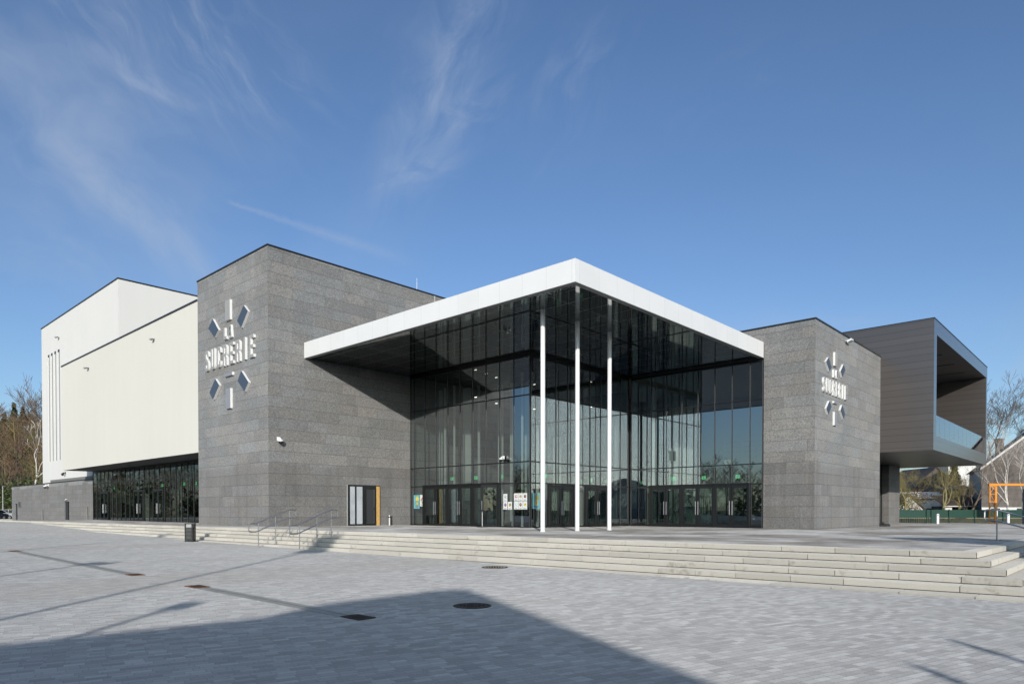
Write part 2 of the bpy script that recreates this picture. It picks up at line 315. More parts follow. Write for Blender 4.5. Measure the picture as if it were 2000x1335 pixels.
mat('drain_slot', (0.22, 0.20, 0.17), 0.9); mat('drain_concrete', (0.42, 0.40, 0.345), 0.85, var=0.15, vscale=2)
mat('sign_white', (0.82, 0.82, 0.80), 0.4); mat('sign_grey', (0.34, 0.335, 0.325), 0.5); mat('sign_sky_slate', (0.062, 0.082, 0.115), 0.45); mat('sign_sky_lilac', (0.27, 0.28, 0.31), 0.5)  # face tones imitate sky and wall mirrored in polished steel
mat('black_plastic', (0.018, 0.018, 0.019), 0.45); mat('bin_black', (0.022, 0.024, 0.024), 0.4, 0.2)
mat('exit_green', (0.06, 0.62, 0.20), 0.4, emit=1.3); mat('lamp_glow', (1.0, 0.93, 0.78), 0.5, emit=6.0)
mat('paper', (0.76, 0.78, 0.76), 0.6); mat('paper_teal', (0.16, 0.43, 0.48), 0.6, var=0.15, vscale=4); mat('paper_green', (0.42, 0.52, 0.40), 0.6)
mat('ink', (0.12, 0.14, 0.16), 0.6)
for n_, c_ in dict(ink_pink=(0.55, 0.20, 0.24), ink_purple=(0.12, 0.10, 0.26), ink_gold=(0.42, 0.30, 0.06), ink_brown=(0.16, 0.07, 0.04), ink_yellow=(0.72, 0.60, 0.08), ink_pale=(0.50, 0.66, 0.68), ink_olive=(0.33, 0.30, 0.10), ink_tan=(0.50, 0.40, 0.24), ink_grey=(0.42, 0.42, 0.40)).items(): mat(n_, c_, 0.6)
mat('green_metal', (0.010, 0.050, 0.034), 0.45, 0.2); mat('beige_wall', (0.42, 0.36, 0.22), 0.85, var=0.25, vscale=1.5)
mat('brick', (0.27, 0.13, 0.075), 0.85, var=0.3, vscale=3); mat('roof_tile', (0.10, 0.078, 0.066), 0.8, var=0.25, vscale=2)
mat('slate', (0.115, 0.098, 0.086), 0.7, var=0.25, vscale=2); mat('white_wash', (0.66, 0.66, 0.63), 0.85, var=0.08)
mat('verge_white', (0.70, 0.66, 0.60), 0.7); mat('canvas_blue', (0.10, 0.14, 0.21), 0.7, var=0.08)
mat('bark', (0.155, 0.115, 0.08), 0.9, var=0.3, vscale=4); mat('bark_olive', (0.26, 0.22, 0.095), 0.9, var=0.25, vscale=4)
mat('bark_grey', (0.14, 0.12, 0.105), 0.9, var=0.25, vscale=3); mat('bark_birch', (0.62, 0.58, 0.52), 0.8, var=0.35, vscale=5)
mat('twig_brown', (0.155, 0.10, 0.062), 0.95); mat('twig_rust', (0.20, 0.115, 0.06), 0.95); mat('twig_olive', (0.17, 0.15, 0.06), 0.95)
mat('leaf_dark', (0.036, 0.052, 0.022), 0.7, var=0.4, vscale=1.0); mat('leaf_green', (0.055, 0.085, 0.02), 0.7, var=0.4, vscale=1.2)
mat('leaf_hedge', (0.075, 0.085, 0.028), 0.75, var=0.4, vscale=1.0)
mat('grass', (0.07, 0.075, 0.03), 0.95, var=0.35, vscale=0.7); mat('leaf_litter', (0.13, 0.09, 0.05), 0.95, var=0.35, vscale=0.4)
mat('asphalt', (0.06, 0.06, 0.062), 0.9, var=0.2, vscale=0.6); mat('orange_paint', (0.72, 0.25, 0.015), 0.45)
mat('totem_grey', (0.10, 0.12, 0.15), 0.45); mat('red_strip', (0.36, 0.08, 0.05), 0.7)
mat('car_white', (0.72, 0.72, 0.71), 0.25); mat('car_cream', (0.66, 0.62, 0.52), 0.3); mat('car_dark', (0.03, 0.032, 0.036), 0.25)
mat('tyre', (0.012, 0.012, 0.012), 0.8); mat('lamp_red', (0.45, 0.02, 0.015), 0.3); mat('lamp_clear', (0.7, 0.72, 0.75), 0.1)

# ------------------------------------------------------------------ mesh helper
class MB:
    def __init__(s): s.v = []; s.f = []; s.uv = []; s.mi = []; s.ms = []; s.tone = None
    def m(s, name):
        if name not in s.ms: s.ms.append(name)
        return s.ms.index(name)
    def face(s, pts, mname, uvs=None):
        pts = [Vector(p) for p in pts]; i0 = len(s.v); s.v += pts
        s.f.append(tuple(range(i0, i0 + len(pts)))); s.mi.append(s.m(mname))
        if uvs is None:
            n = Vector((0, 0, 0))
            for i in range(len(pts)):
                a, b_ = pts[i], pts[(i + 1) % len(pts)]; n += a.cross(b_)
            ax = max(range(3), key=lambda i: abs(n[i]))
            uvs = [(p.y, p.z) if ax == 0 else (p.x, p.z) if ax == 1 else (p.x, p.y) for p in pts]
        s.uv.append(uvs)
    def box(s, x0, y0, z0, x1, y1, z1, mname, faces='xXyYzZ', top=None):
        A = lambda x, y, z: (x, y, z)
        q = {'x': [A(x0, y1, z0), A(x0, y0, z0), A(x0, y0, z1), A(x0, y1, z1)], 'X': [A(x1, y0, z0), A(x1, y1, z0), A(x1, y1, z1), A(x1, y0, z1)],
             'y': [A(x0, y0, z0), A(x1, y0, z0), A(x1, y0, z1), A(x0, y0, z1)], 'Y': [A(x1, y1, z0), A(x0, y1, z0), A(x0, y1, z1), A(x1, y1, z1)],
             'z': [A(x0, y1, z0), A(x1, y1, z0), A(x1, y0, z0), A(x0, y0, z0)], 'Z': [A(x0, y0, z1), A(x1, y0, z1), A(x1, y1, z1), A(x0, y1, z1)]}
        for k in faces: s.face(q[k], mname)
    def obox(s, c, ax, ay, az, mname):
        """oriented box: centre, three half-axes"""
        c = Vector(c); ax, ay, az = Vector(ax), Vector(ay), Vector(az)
        P = lambda a, b_, d: c + ax * a + ay * b_ + az * d
        for q in ([(-1, 1, -1), (-1, -1, -1), (-1, -1, 1), (-1, 1, 1)], [(1, -1, -1), (1, 1, -1), (1, 1, 1), (1, -1, 1)], [(-1, -1, -1), (1, -1, -1), (1, -1, 1), (-1, -1, 1)],
                  [(1, 1, -1), (-1, 1, -1), (-1, 1, 1), (1, 1, 1)], [(-1, 1, -1), (1, 1, -1), (1, -1, -1), (-1, -1, -1)], [(-1, -1, 1), (1, -1, 1), (1, 1, 1), (-1, 1, 1)]):
            s.face([P(*t) for t in q], mname)
    def prism(s, pts, vec, mname, cap=True, side=None):
        """closed polygon extruded by vec; pts ordered so that the normal points along vec for the far cap"""
        pts = [Vector(p) for p in pts]; vec = Vector(vec); n = len(pts)
        if cap: s.face(list(reversed(pts)), mname); s.face([p + vec for p in pts], mname)
        for i in range(n):
            a, b_ = pts[i], pts[(i + 1) % n]; s.face([a, b_, b_ + vec, a + vec], side or mname)
    def tube(s, path, r, mname, n=8, cap=True):
        path = [Vector(p) for p in path]; rs = r if isinstance(r, (list, tuple)) else [r] * len(path)
        rings = []
        for i, p in enumerate(path):
            d = (path[min(i + 1, len(path) - 1)] - path[max(i - 1, 0)]).normalized()
            a = d.cross(Vector((0, 0, 1))) if abs(d.z) < 0.95 else d.cross(Vector((1, 0, 0)))
            a.normalize(); b_ = a.cross(d)
            rings.append([p + (a * math.cos(2 * math.pi * k / n) + b_ * math.sin(2 * math.pi * k / n)) * rs[i] for k in range(n)])
        for i in range(len(rings) - 1):
            for k in range(n): s.face([rings[i][(k + 1) % n], rings[i][k], rings[i + 1][k], rings[i + 1][(k + 1) % n]], mname)
        if cap: s.face(rings[0], mname); s.face(list(reversed(rings[-1])), mname)
    def lathe(s, c, prof, mname, n=24):
        c = Vector(c); rings = [[c + Vector((r * math.cos(2 * math.pi * k / n), r * math.sin(2 * math.pi * k / n), z)) for k in range(n)] for r, z in prof]
        for i in range(len(rings) - 1):
            for k in range(n): s.face([rings[i][k], rings[i][(k + 1) % n], rings[i + 1][(k + 1) % n], rings[i + 1][k]], mname)
        s.face(rings[-1], mname); s.face(list(reversed(rings[0])), mname)
    def build(s, name, parent=None, smooth=False, weld=False, loc=None):
        off = wloc(parent) if parent is not None else Vector(loc or (0, 0, 0))
        me = bpy.data.meshes.new(name); me.from_pydata([tuple(p - off) for p in s.v], [], s.f)
        for k in s.ms: me.materials.append(MATS[k])
        me.polygons.foreach_set('material_index', s.mi)
        ul = me.uv_layers.new(name='UVMap'); flat = [c for f in s.uv for q in f for c in q]; ul.data.foreach_set('uv', flat)
        if s.tone is not None:
            at = me.attributes.new('tone', 'FLOAT', 'FACE'); at.data.foreach_set('value', s.tone)
        if weld:
            import bmesh
            bm = bmesh.new(); bm.from_mesh(me); bmesh.ops.remove_doubles(bm, verts=bm.verts, dist=0.0008); bm.to_mesh(me); bm.free()
        if smooth: me.polygons.foreach_set('use_smooth', [True] * len(me.polygons))
        me.update(); o = bpy.data.objects.new(name, me); COL.objects.link(o)
        if parent is not None: o.parent = parent
        else: o.location = off
        return o
def wloc(o):
    v = Vector((0, 0, 0))
    while o is not None: v += o.location; o = o.parent
    return v
def tag(o, label, cat, group=None):
    o['label'] = label; o['category'] = cat
    if group: o['group'] = group
    return o
def thing(name, label, cat, loc, group=None):
    o = bpy.data.objects.new(name, None); COL.objects.link(o); o.location = loc; o.empty_display_size = 0.3
    return tag(o, label, cat, group)
def structure(o): o['kind'] = 'structure'; return o
def stuff(o): o['kind'] = 'stuff'; return o
def copy_tree(o, parent=None):
    c = o.copy(); COL.objects.link(c)
    if parent is not None: c.parent = parent
    for ch in o.children: copy_tree(ch, c)
    return c
def bevel(o, w=0.01, seg=2):
    b_ = o.modifiers.new('bevel', 'BEVEL'); b_.width = w; b_.segments = seg; b_.limit_method = 'ANGLE'; return o
def CF(x, d, z=0.0):
    """plaza axis frame (x to the right, d away) -> world"""
    return Vector((0.6763 * x + 0.7366 * d, -0.7366 * x + 0.6763 * d, z))
RX = Vector((0.6763, -0.7366, 0)); FW = Vector((0.7366, 0.6763, 0)); UP = Vector((0, 0, 1))
def tz(X): return 0.14 - 0.007 * (X - 15.0)      # fall of the terrace
PZ = [(-200, -0.62), (2, -0.60), (20, -0.51), (27, -0.455), (32, -0.418), (40, -0.34), (46, -0.26), (49, -0.18), (55, -0.05), (62, 0.075), (75, 0.04), (90, -0.16), (101, -0.33), (140, -0.5), (400, -0.6)]
def pz(Y):
    for (a, za), (b_, zb) in zip(PZ, PZ[1:]):
        if Y <= b_: return za + (zb - za) * max(0, (Y - a)) / (b_ - a)
    return PZ[-1][1]

# ------------------------------------------------------------------ ground
b = MB(); b.face([(-1500, -1500, -0.75), (2500, -1500, -0.75), (2500, 2500, -0.75), (-1500, 2500, -0.75)], 'grass'); structure(b.build('ground'))
b = MB(); ys = [-60, -40, -20, -8, 0] + list(range(4, 104, 2)) + [110, 120, 140]; xs = [-45, -25, -10, 0, 8, 14, 20, 30, 50, 80]
for i in range(len(ys) - 1):
    for k in range(len(xs) - 1):
        x0, x1, y0, y1 = xs[k], xs[k + 1], ys[i], ys[i + 1]
        b.face([(x0, y0, pz(y0)), (x1, y0, pz(y0)), (x1, y1, pz(y1)), (x0, y1, pz(y1))], 'plaza_pavers')
structure(b.build('plaza', smooth=True, weld=True))

# terrace deck: edge line of the steps and side return
EX, EY, SL = 16.75, 2.44, -0.062
def edge(Y, off=0.0): return EX - off + SL * (Y - EY)
b = MB()
def tp(x, y): return (x, y, tz(x))
tys = [EY, 8, 15.1, 25, 40, 55, 70.4]
for y0, y1 in zip(tys, tys[1:]):
    for xa, xb in ((0, 26), (26, 36), (36, 50), (50, 82)):
        x00 = edge(y0, -0.44) if xa == 0 else xa; x01 = edge(y1, -0.44) if xa == 0 else xa
        ya = y0 + (0.31 if y0 == EY else 0)
        b.face([tp(x00, ya), tp(xb, ya), tp(xb, y1), tp(x01, y1)], 'terrace_slabs')
structure(b.build('terrace'))
# stone block steps, each block a prism with a fine joint round it
b = MB(); b.tone = []
nfp = 0
RISE, GO, SGO = 0.135, 0.44, 0.30
ev = Vector((SL, 1, 0)).normalized(); nv = Vector((-1, SL, 0)).normalized()
for i in range(6):
    rs = random.Random(40 + i)
    zt = lambda X: tz(X + GO * i) - RISE * i
    # front run
    y = EY - SGO * i + 0.005
    first = True
    while y < 69.5:
        L = rs.choice([0.95, 1.05, 1.2, 1.2, 1.5, 2.0]); y2 = min(y + L, 69.6); t = rs.random()
        a0 = Vector((edge(y, GO * i), y + 0.009, 0)); a1 = Vector((edge(y2, GO * i), y2 - 0.009, 0))
        b0 = a0 + Vector((GO + 0.03, 0, 0)); b1 = a1 + Vector((GO + 0.03, 0, 0))
        z0 = zt(a0.x); z1 = zt(a1.x); hh = RISE - 0.018; c = 0.012
        T = lambda p, z: Vector((p.x, p.y, z))
        a0c = a0 + Vector((c, 0, 0)); a1c = a1 + Vector((c, 0, 0))
        fs = [[T(a1, z1 - hh), T(a0, z0 - hh), T(a0, z0 - c), T(a1, z1 - c)], [T(a1, z1 - c), T(a0, z0 - c), T(a0c, z0), T(a1c, z1)],
              [T(a0c, z0), T(b0, z0), T(b1, z1), T(a1c, z1)], [T(a0, z0 - hh), T(b0, z0 - hh), T(b0, z0), T(a0c, z0), T(a0, z0 - c)], [T(b1, z1 - hh), T(a1, z1 - hh), T(a1, z1 - c), T(a1c, z1), T(b1, z1)]]
        for q in fs: b.face(q, 'step_blocks'); b.tone.append(t)
        y = y2
    # core behind the joints
    c0 = [(edge(EY - SGO * i, GO * i - 0.035), EY - SGO * i + 0.035), (82, EY - SGO * i + 0.035), (82, 69.6), (edge(69.6, GO * i - 0.035), 69.6)]
    zc = lambda X, d: tz(X + GO * i) - RISE * i - d
    bot = [Vector((x, yy, -1.0)) for x, yy in c0]; top = [Vector((x, yy, zc(x, 0.02))) for x, yy in c0]
    b.face([bot[3], bot[0], top[0], top[3]], 'step_joint'); b.tone.append(0.5)
    b.face([bot[0], bot[1], top[1], top[0]], 'step_joint'); b.tone.append(0.5)
    # side run
    x = EX - GO * i + 0.01 + SL * (-SGO * i)
    while x < 81:
        L = rs.choice([1.05, 1.25, 1.5, 2.0]); x2 = min(x + L, 82); t = rs.random(); yy = EY - SGO * i
        x0_, x1_ = x + 0.006, x2 - 0.006; z0 = zt(x0_); z1 = zt(x1_); hh = RISE - 0.018; c = 0.012; dy = (SGO + 0.03 if i else 0.31)
        fs = [[Vector((x0_, yy, z0 - hh)), Vector((x1_, yy, z1 - hh)), Vector((x1_, yy, z1 - c)), Vector((x0_, yy, z0 - c))],
              [Vector((x0_, yy, z0 - c)), Vector((x1_, yy, z1 - c)), Vector((x1_, yy + c, z1)), Vector((x0_, yy + c, z0))],
              [Vector((x0_, yy + c, z0)), Vector((x1_, yy + c, z1)), Vector((x1_, yy + dy, z1)), Vector((x0_, yy + dy, z0))]]
        if not (x < EX - GO * i + 0.02 + SL * (-SGO * i)):
            fs.append([Vector((x0_, yy + dy, z0)), Vector((x0_, yy + dy, z0 - hh)), Vector((x0_, yy, z0 - hh)), Vector((x0_, yy, z0 - c))])
        else: pass
        if x > EX - GO * i + 0.6 or True:
            # lift by 2 mm where the corner meets the front run
            for q in fs:
                q = [p + Vector((0, 0, 0.002)) for p in q]; b.face(q, 'step_blocks'); b.tone.append(t)
        x = x2
structure(b.build('steps'))

# drain line in the plaza, rusty plates, manhole covers
def pq(bm, x0, y0, x1, y1, lift, mname):
    n = max(1, int(abs(y1 - y0) / 1.0))
    for i in range(n):
        ya, yb = y0 + (y1 - y0) * i / n, y0 + (y1 - y0) * (i + 1) / n
        bm.face([(x0, ya, pz(ya) + lift), (x1, ya, pz(ya) + lift), (x1, yb, pz(yb) + lift), (x0, yb, pz(yb) + lift)], mname)
for y0, y1 in ((8.65, 13.6), (17.6, 28.6)):
    b = MB(); pq(b, 5.66, y0, 5.94, y1, 0.006, 'drain_concrete'); pq(b, 5.79, y0, 5.81, y1, 0.010, 'drain_slot')
    tag(b.build('drain_channel', loc=(5.8, y0, pz(y0))), 'pale drain channel running ' + ('from the orange plate into the foreground shadow' if y0 < 10 else 'across the far part of the plaza, beyond the beige paving band'), 'drain', 'drain channels in the plaza')
for (ya, yb, mn, lb) in ((8.15, 8.6, 'rust_dark', 'dark brown rusty drain plate lying in the foreground shadow'), (13.65, 14.15, 'rust', 'orange rusty drain plate at the middle of the sunlit plaza, beside the beige paving band'),
                         (17.1, 17.55, 'rust', 'rusty drain plate at the far edge of the beige paving band'), (28.65, 29.2, 'rust', 'farthest rusty drain plate, by the left edge of the plaza')):
    b = MB(); z = pz((ya + yb) / 2); b.box(5.65, ya, z - 0.02, 5.95, yb, z + 0.014, mn)
    for k in range(5): b.box(5.70, ya + 0.08 + k * (yb - ya - 0.16) / 5, z + 0.014, 5.90, ya + 0.11 + k * (yb - ya - 0.16) / 5, z + 0.018, 'rust_dark')
    tag(b.build('drain_plate', loc=(5.8, (ya + yb) / 2, z)), lb, 'drain plate', 'rusty drain plates')
def manhole(x, y, r, mn, lb):
    z = pz(y) + 0.004; t = thing('manhole_cover', lb, 'manhole cover', (x, y, z), 'manhole covers')
    b = MB(); b.lathe((x, y, z), [(r + 0.05, -0.03), (r + 0.05, 0.008), (r + 0.005, 0.008), (r + 0.005, -0.01)], 'cast_iron', 32); b.build('rim', t)
    b = MB(); b.lathe((x, y, z), [(r, -0.02), (r, 0.006)], mn, 32)
    for i in range(-5, 6):
        for k in range(-5, 6):
            px, py = i * r / 6.2, k * r / 6.2
            if math.hypot(px, py) < r * 0.82 and (i + k) % 2 == 0: b.box(x + px - 0.018, y + py - 0.018, z + 0.006, x + px + 0.018, y + py + 0.018, z + 0.010, 'rust_dark')
    b.build('lid', t)
manhole(7.77, 8.02, 0.26, 'cast_iron', 'large round iron manhole cover at the edge of the foreground shadow')
manhole(13.2, 12.75, 0.30, 'beige_wall', 'round sand-coloured manhole cover at the foot of the stone steps')
b = MB(); z = pz(61) + 0.004; b.box(14.2, 60.4, z - 0.02, 14.9, 61.6, z + 0.012, 'dark_steel'); b.box(14.3, 60.5, z + 0.012, 14.8, 60.95, z + 0.016, 'black_plastic'); b.box(14.3, 61.05, z + 0.012, 14.8, 61.5, z + 0.016, 'black_plastic')
tag(b.build('floor_grate', loc=(14.5, 61, z)), 'dark twin floor grate in the pale paving before the low stone wall', 'grate')

# ------------------------------------------------------------------ the cultural centre
SOF = 9.26; CAN = 10.10
bld = thing('cultural_centre', 'modern cultural centre of grey limestone, white render and dark glass with a white canopy', 'building', (17.74, 33.6, 0.1))
def part(mb, name, parent=bld, **k): return mb.build(name, parent, **k)
# left stone tower
b = MB(); b.box(17.74, 33.6, -0.4, 27.0, 42.2, 14.78, 'limestone', 'xyY'); b.box(27.0, 33.6, -0.4, 36.4, 42.2, SOF, 'limestone', 'yX'); b.box(27.0, 33.6, SOF, 36.4, 42.2, 14.78, 'limestone', 'yXYz')
b.box(17.74, 33.6, 14.70, 36.4, 42.2, 14.72, 'underside_grey', 'Z')
tower = part(b, 'stone_tower')
b = MB(); b.box(17.70, 33.56, 14.78, 36.44, 42.24, 14.86, 'black_coping'); part(b, 'coping', tower)
b = MB(); b.tube([(29.2, 33.57, 14.78), (29.2, 33.57, 9.5)], 0.012, 'white_paint', 6); part(b, 'conductor_wire', tower)
# service door in the tower
def svc_door():
    x0, x1, y = 22.58, 24.82, 33.6
    b = MB(); zb = tz(23.5) - 0.02
    b.box(x0 - 0.05, y - 0.03, zb, x0 - 0.005, y + 0.01, 2.46, 'trim_grey')
    b.box(x0, y - 0.05, 2.36, x1, y - 0.005, 2.46, 'black_frame'); b.box(x0, y - 0.05, zb, x0 + 0.13, y - 0.005, 2.36, 'black_frame')
    b.box(23.58, y - 0.05, zb, 23.72, y - 0.005, 2.36, 'black_frame'); b.box(x0 + 0.13, y - 0.05, zb, 23.58, y - 0.005, zb + 0.12, 'black_frame')
    b.box(23.06, y - 0.05, zb + 0.12, 23.16, y - 0.005, 2.36, 'black_frame')
    d = part(b, 'service_door')
    for xa, xb in ((x0 + 0.13, 23.06), (23.16, 23.58)):
        b = MB(); b.box(xa, y - 0.03, zb + 0.12, xb, y - 0.006, 2.36, 'frosted'); part(b, 'frosted_pane', d)
    b = MB(); b.box(23.72, y - 0.06, zb, 24.55, y - 0.005, 2.36, 'black_frame'); b.box(23.84, y - 0.064, zb + 0.16, 24.38, y - 0.06, zb + 0.18, 'steel'); b.box(24.38, y - 0.064, zb + 0.16, 24.40, y - 0.06, 2.2, 'steel')
    b.box(23.85, y - 0.063, zb + 0.2, 24.37, y - 0.0605, 2.2, 'inside_dark'); part(b, 'door_leaf', d)
    b = MB(); b.box(24.44, y - 0.11, 1.05, 24.5, y - 0.06, 1.09, 'black_plastic'); b.box(24.32, y - 0.125, 1.05, 24.5, y - 0.11, 1.09, 'black_plastic'); part(b, 'handle', d)
    b = MB(); b.box(24.56, y - 0.14, zb, 24.74, y - 0.005, 2.40, 'timber'); part(b, 'timber_jamb', d)
svc_door()
# white hall block cantilevered over the glazed wing
b = MB(); b.box(17.74, 42.2, 4.50, 44, 70.6, 13.66, 'cream_render', 'xyYX'); b.box(17.74, 42.2, 4.50, 44, 70.6, 13.6, 'underside_grey', 'zZ'); hall = part(b, 'white_hall')
b = MB(); b.box(17.68, 42.2, 13.66, 44.06, 70.66, 13.76, 'black_coping'); part(b, 'coping', hall)
# stage tower with slit windows (pieces around the recesses)
SY = [(85.80, 85.16), (84.66, 83.98), (83.42, 82.74), (82.18, 81.44)]
sz0, sz1 = 6.12, 17.45
b = MB(); X0 = 20.3
edges = [88.2]
for a, c in SY: edges += [a, c]
edges.append(64.1)
for k in range(0, len(edges), 2): b.face([(X0, edges[k], 3.8), (X0, edges[k + 1], 3.8), (X0, edges[k + 1], 20.62), (X0, edges[k], 20.62)], 'white_render')
for a, c in SY:
    b.face([(X0, a, 3.8), (X0, c, 3.8), (X0, c, sz0), (X0, a, sz0)], 'white_render'); b.face([(X0, a, sz1), (X0, c, sz1), (X0, c, 20.62), (X0, a, 20.62)], 'white_render')
    b.box(X0, c, sz0, X0 + 0.55, a, sz1, 'white_render', '')
    D = 0.55
    b.face([(X0, a, sz0), (X0, a, sz1), (X0 + D, a, sz1), (X0 + D, a, sz0)], 'white_render'); b.face([(X0, c, sz1), (X0, c, sz0), (X0 + D, c, sz0), (X0 + D, c, sz1)], 'white_render')
    b.face([(X0, a, sz1), (X0, c, sz1), (X0 + D, c, sz1), (X0 + D, a, sz1)], 'white_render'); b.face([(X0, c, sz0), (X0, a, sz0), (X0 + D, a, sz0), (X0 + D, c, sz0)], 'white_render')
b.box(X0, 64.1, 3.8, 46, 88.2, 20.62, 'white_render', 'yXY'); b.box(X0, 64.1, 3.8, 46, 88.2, 20.55, 'underside_grey', 'Z')
stage = part(b, 'stage_tower')
b = MB(); b.box(20.24, 64.04, 20.62, 46.06, 88.26, 20.72, 'black_coping'); part(b, 'coping', stage)
for a, c in SY:
    b = MB(); b.box(X0 + 0.012, c + 0.004, sz0 + 0.004, X0 + 0.05, c + 0.20, sz1 - 0.004, 'black_frame'); b.box(X0 + 0.06, c + 0.20, sz0 + 0.004, X0 + 0.10, a - 0.004, sz1 - 0.004, 'slit_pale'); b.box(X0 + 0.012, c + 0.20, sz1 - 0.22, X0 + 0.05, a - 0.004, sz1 - 0.004, 'black_frame'); part(b, 'slit_window', stage)
# low stone base at the far left
b = MB(); b.box(20.08, 70.5, -1.0, 46, 101.2, 3.78, 'limestone_low', 'xyYX'); b.box(20.08, 70.5, 3.7, 46, 101.2, 3.72, 'underside_grey', 'Z'); low = part(b, 'stone_base')
b = MB(); b.box(20.03, 70.5, 3.78, 46, 101.25, 3.86, 'black_coping'); b.box(20.12, 70.5, 3.86, 20.28, 84.5, 4.13, 'dull_grey'); part(b, 'coping', low)
b = MB(); b.box(20.04, 77.86, pz(78) - 0.05, 20.075, 78.88, 1.78, 'inside_dark'); b.box(20.00, 77.80, pz(78) - 0.05, 20.06, 77.86, 1.84, 'black_frame'); b.box(20.00, 78.88, pz(78) - 0.05, 20.06, 78.94, 1.84, 'dull_grey'); b.box(20.00, 77.86, 1.78, 20.06, 78.88, 1.84, 'black_frame'); dd = part(b, 'side_door', low)
b = MB(); b.box(20.0, 96.5, 1.28, 20.07, 97.72, 2.02, 'dull_grey'); b.box(19.985, 96.6, 1.36, 20.0, 97.62, 1.94, 'grey_mullion'); part(b, 'wall_panel', low)
b = MB(); b.box(20.03, 98.5, -0.5, 20.075, 99.0, 1.66, 'inside_dark'); b.box(19.95, 98.45, 1.66, 20.07, 99.1, 1.72, 'black_frame'); part(b, 'wall_recess', low)
b = MB(); b.tube([(20.0, 87.2, -0.4), (20.0, 87.2, 1.1)], [0.1, 0.05], 'dull_grey', 8); part(b, 'wall_stub', low)  # short tapered grey tube standing against the base wall
b = MB(); b.tube([(20.0, 71.9, -0.2), (20.0, 71.9, 1.3)], [0.1, 0.05], 'dull_grey', 8); part(b, 'wall_stub', low)

# canopy
b = MB()
def fascia(b):
    T = 0.26
    b.box(19.83, 15.1, SOF, 36.65, 15.1 + T, CAN, 'canopy_panel', 'xyYzZX'); b.box(19.83, 15.1 + T, SOF, 19.83 + T, 33.58, CAN, 'canopy_panel', 'xXzZY')
fascia(b); can = part(b, 'canopy')
b = MB(); b.box(20.09, 15.36, SOF + 0.012, 36.65, 33.58, SOF + 0.3, 'soffit_mirror', 'z'); b.box(20.09, 15.36, SOF + 0.3, 36.65, 33.58, CAN - 0.06, 'underside_grey', 'Z'); part(b, 'soffit', can)
b = MB(); b.box(19.83, 15.1, SOF - 0.012, 36.65, 15.36, SOF - 0.002, 'trim_grey'); b.box(19.83, 15.36, SOF - 0.012, 20.09, 33.58, SOF - 0.002, 'trim_grey'); part(b, 'edge_trim', can)
for X in (21.76, 24.13, 26.6):
    b = MB(); b.tube([(X, 18.25, tz(X) - 0.05), (X, 18.25, SOF + 0.012)], 0.098, 'white_paint', 24, cap=False); b.lathe((X, 18.25, tz(X)), [(0.13, -0.01), (0.13, 0.015)], 'white_paint'); part(b, 'column', smooth=False)
# right stone tower + hall roof band
b = MB(); b.box(36.7, 12.4, -0.6, 48.75, 15.1, 10.86, 'limestone', 'xyXY'); b.box(36.7, 15.1, SOF, 48.75, 34, 10.86, 'limestone', 'xXz'); b.box(36.7, 12.4, 10.78, 48.75, 34, 10.8, 'underside_grey', 'Z')
rt = part(b, 'stone_tower')
b = MB(); b.box(36.66, 12.36, 10.86, 48.79, 34, 10.94, 'black_coping'); part(b, 'coping', rt)
# dark balcony box
X0, X1, Y0, Y1, Z0, Z1 = 48.75, 68.7, 9.4, 32.0, 4.72, 12.82
b = MB(); b.box(X0, Y0, Z0, X1, Y1, Z1, 'brown_cladding', 'xXYZ'); b.box(X0, Y0, Z0, X1, Y1, Z1, 'soffit_boards', 'z')
il, ir, iz0, iz1, ib = X0 + 0.75, X1 - 0.5, 5.62, 11.92, 16.5
F_ = lambda x0, x1, z0, z1: b.face([(x0, Y0, z0), (x1, Y0, z0), (x1, Y0, z1), (x0, Y0, z1)], 'brown_cladding')
F_(X0, il, Z0, Z1); F_(ir, X1, Z0, Z1); F_(il, ir, Z0, iz0); F_(il, ir, iz1, Z1)
b.face([(ir, Y0, iz0), (ir, ib, iz0), (ir, ib, iz1), (ir, Y0, iz1)], 'brown_cladding'); b.face([(il, ib, iz0), (il, Y0, iz0), (il, Y0, iz1), (il, ib, iz1)], 'brown_cladding')
b.face([(il, ib, iz0), (ir, ib, iz0), (ir, ib, iz1), (il, ib, iz1)], 'brown_cladding'); b.face([(il, Y0, iz0), (ir, Y0, iz0), (ir, ib, iz0), (il, ib, iz0)], 'underside_grey'); b.face([(il, Y0, iz1), (ir, Y0, iz1), (ir, ib, iz1), (il, ib, iz1)], 'soffit_boards')
box = part(b, 'balcony_box')
b = MB(); b.box(X0 - 0.02, Y0 - 0.02, Z1, X1 + 0.02, Y1, Z1 + 0.05, 'black_coping'); part(b, 'coping', box)
b = MB()
n = 12
for k in range(n): b.box(il + (ir - il) * k / n + 0.01, Y0 + 0.10, iz0 - 0.1, il + (ir - il) * (k + 1) / n - 0.01, Y0 + 0.12, 6.98, 'balustrade_glass', 'xXyYZ')
part(b, 'glass_balustrade', box)
for k in range(4): b = MB(); b.box(il + 2.2 + k * 4.2, Y0 + 0.9, iz1 - 0.02, il + 2.45 + k * 4.2, ib - 1, iz1 - 0.004, 'inside_dark'); part(b, 'ceiling_slot', box)
b = MB(); b.box(il + 1, ib - 0.05, iz0, ir - 1, ib - 0.004, iz1 - 1.5, 'inside_dark'); part(b, 'balcony_window', box)
b = MB(); b.box(62.5, 15.2, -1.0, 65.9, 17.4, Z0, 'limestone'); part(b, 'stone_pillar')
b = MB(); b.box(49.2, 15.6, -0.2, 62.0, 15.7, Z0, 'wing_glass', 'y'); 
for k in range(10): b.box(49.2 + k * 1.4, 15.54, -0.3, 49.28 + k * 1.4, 15.6, Z0, 'black_frame')
b.box(49.2, 15.52, -0.35, 62.4, 15.6, -0.02, 'black_frame'); part(b, 'lower_glazing')

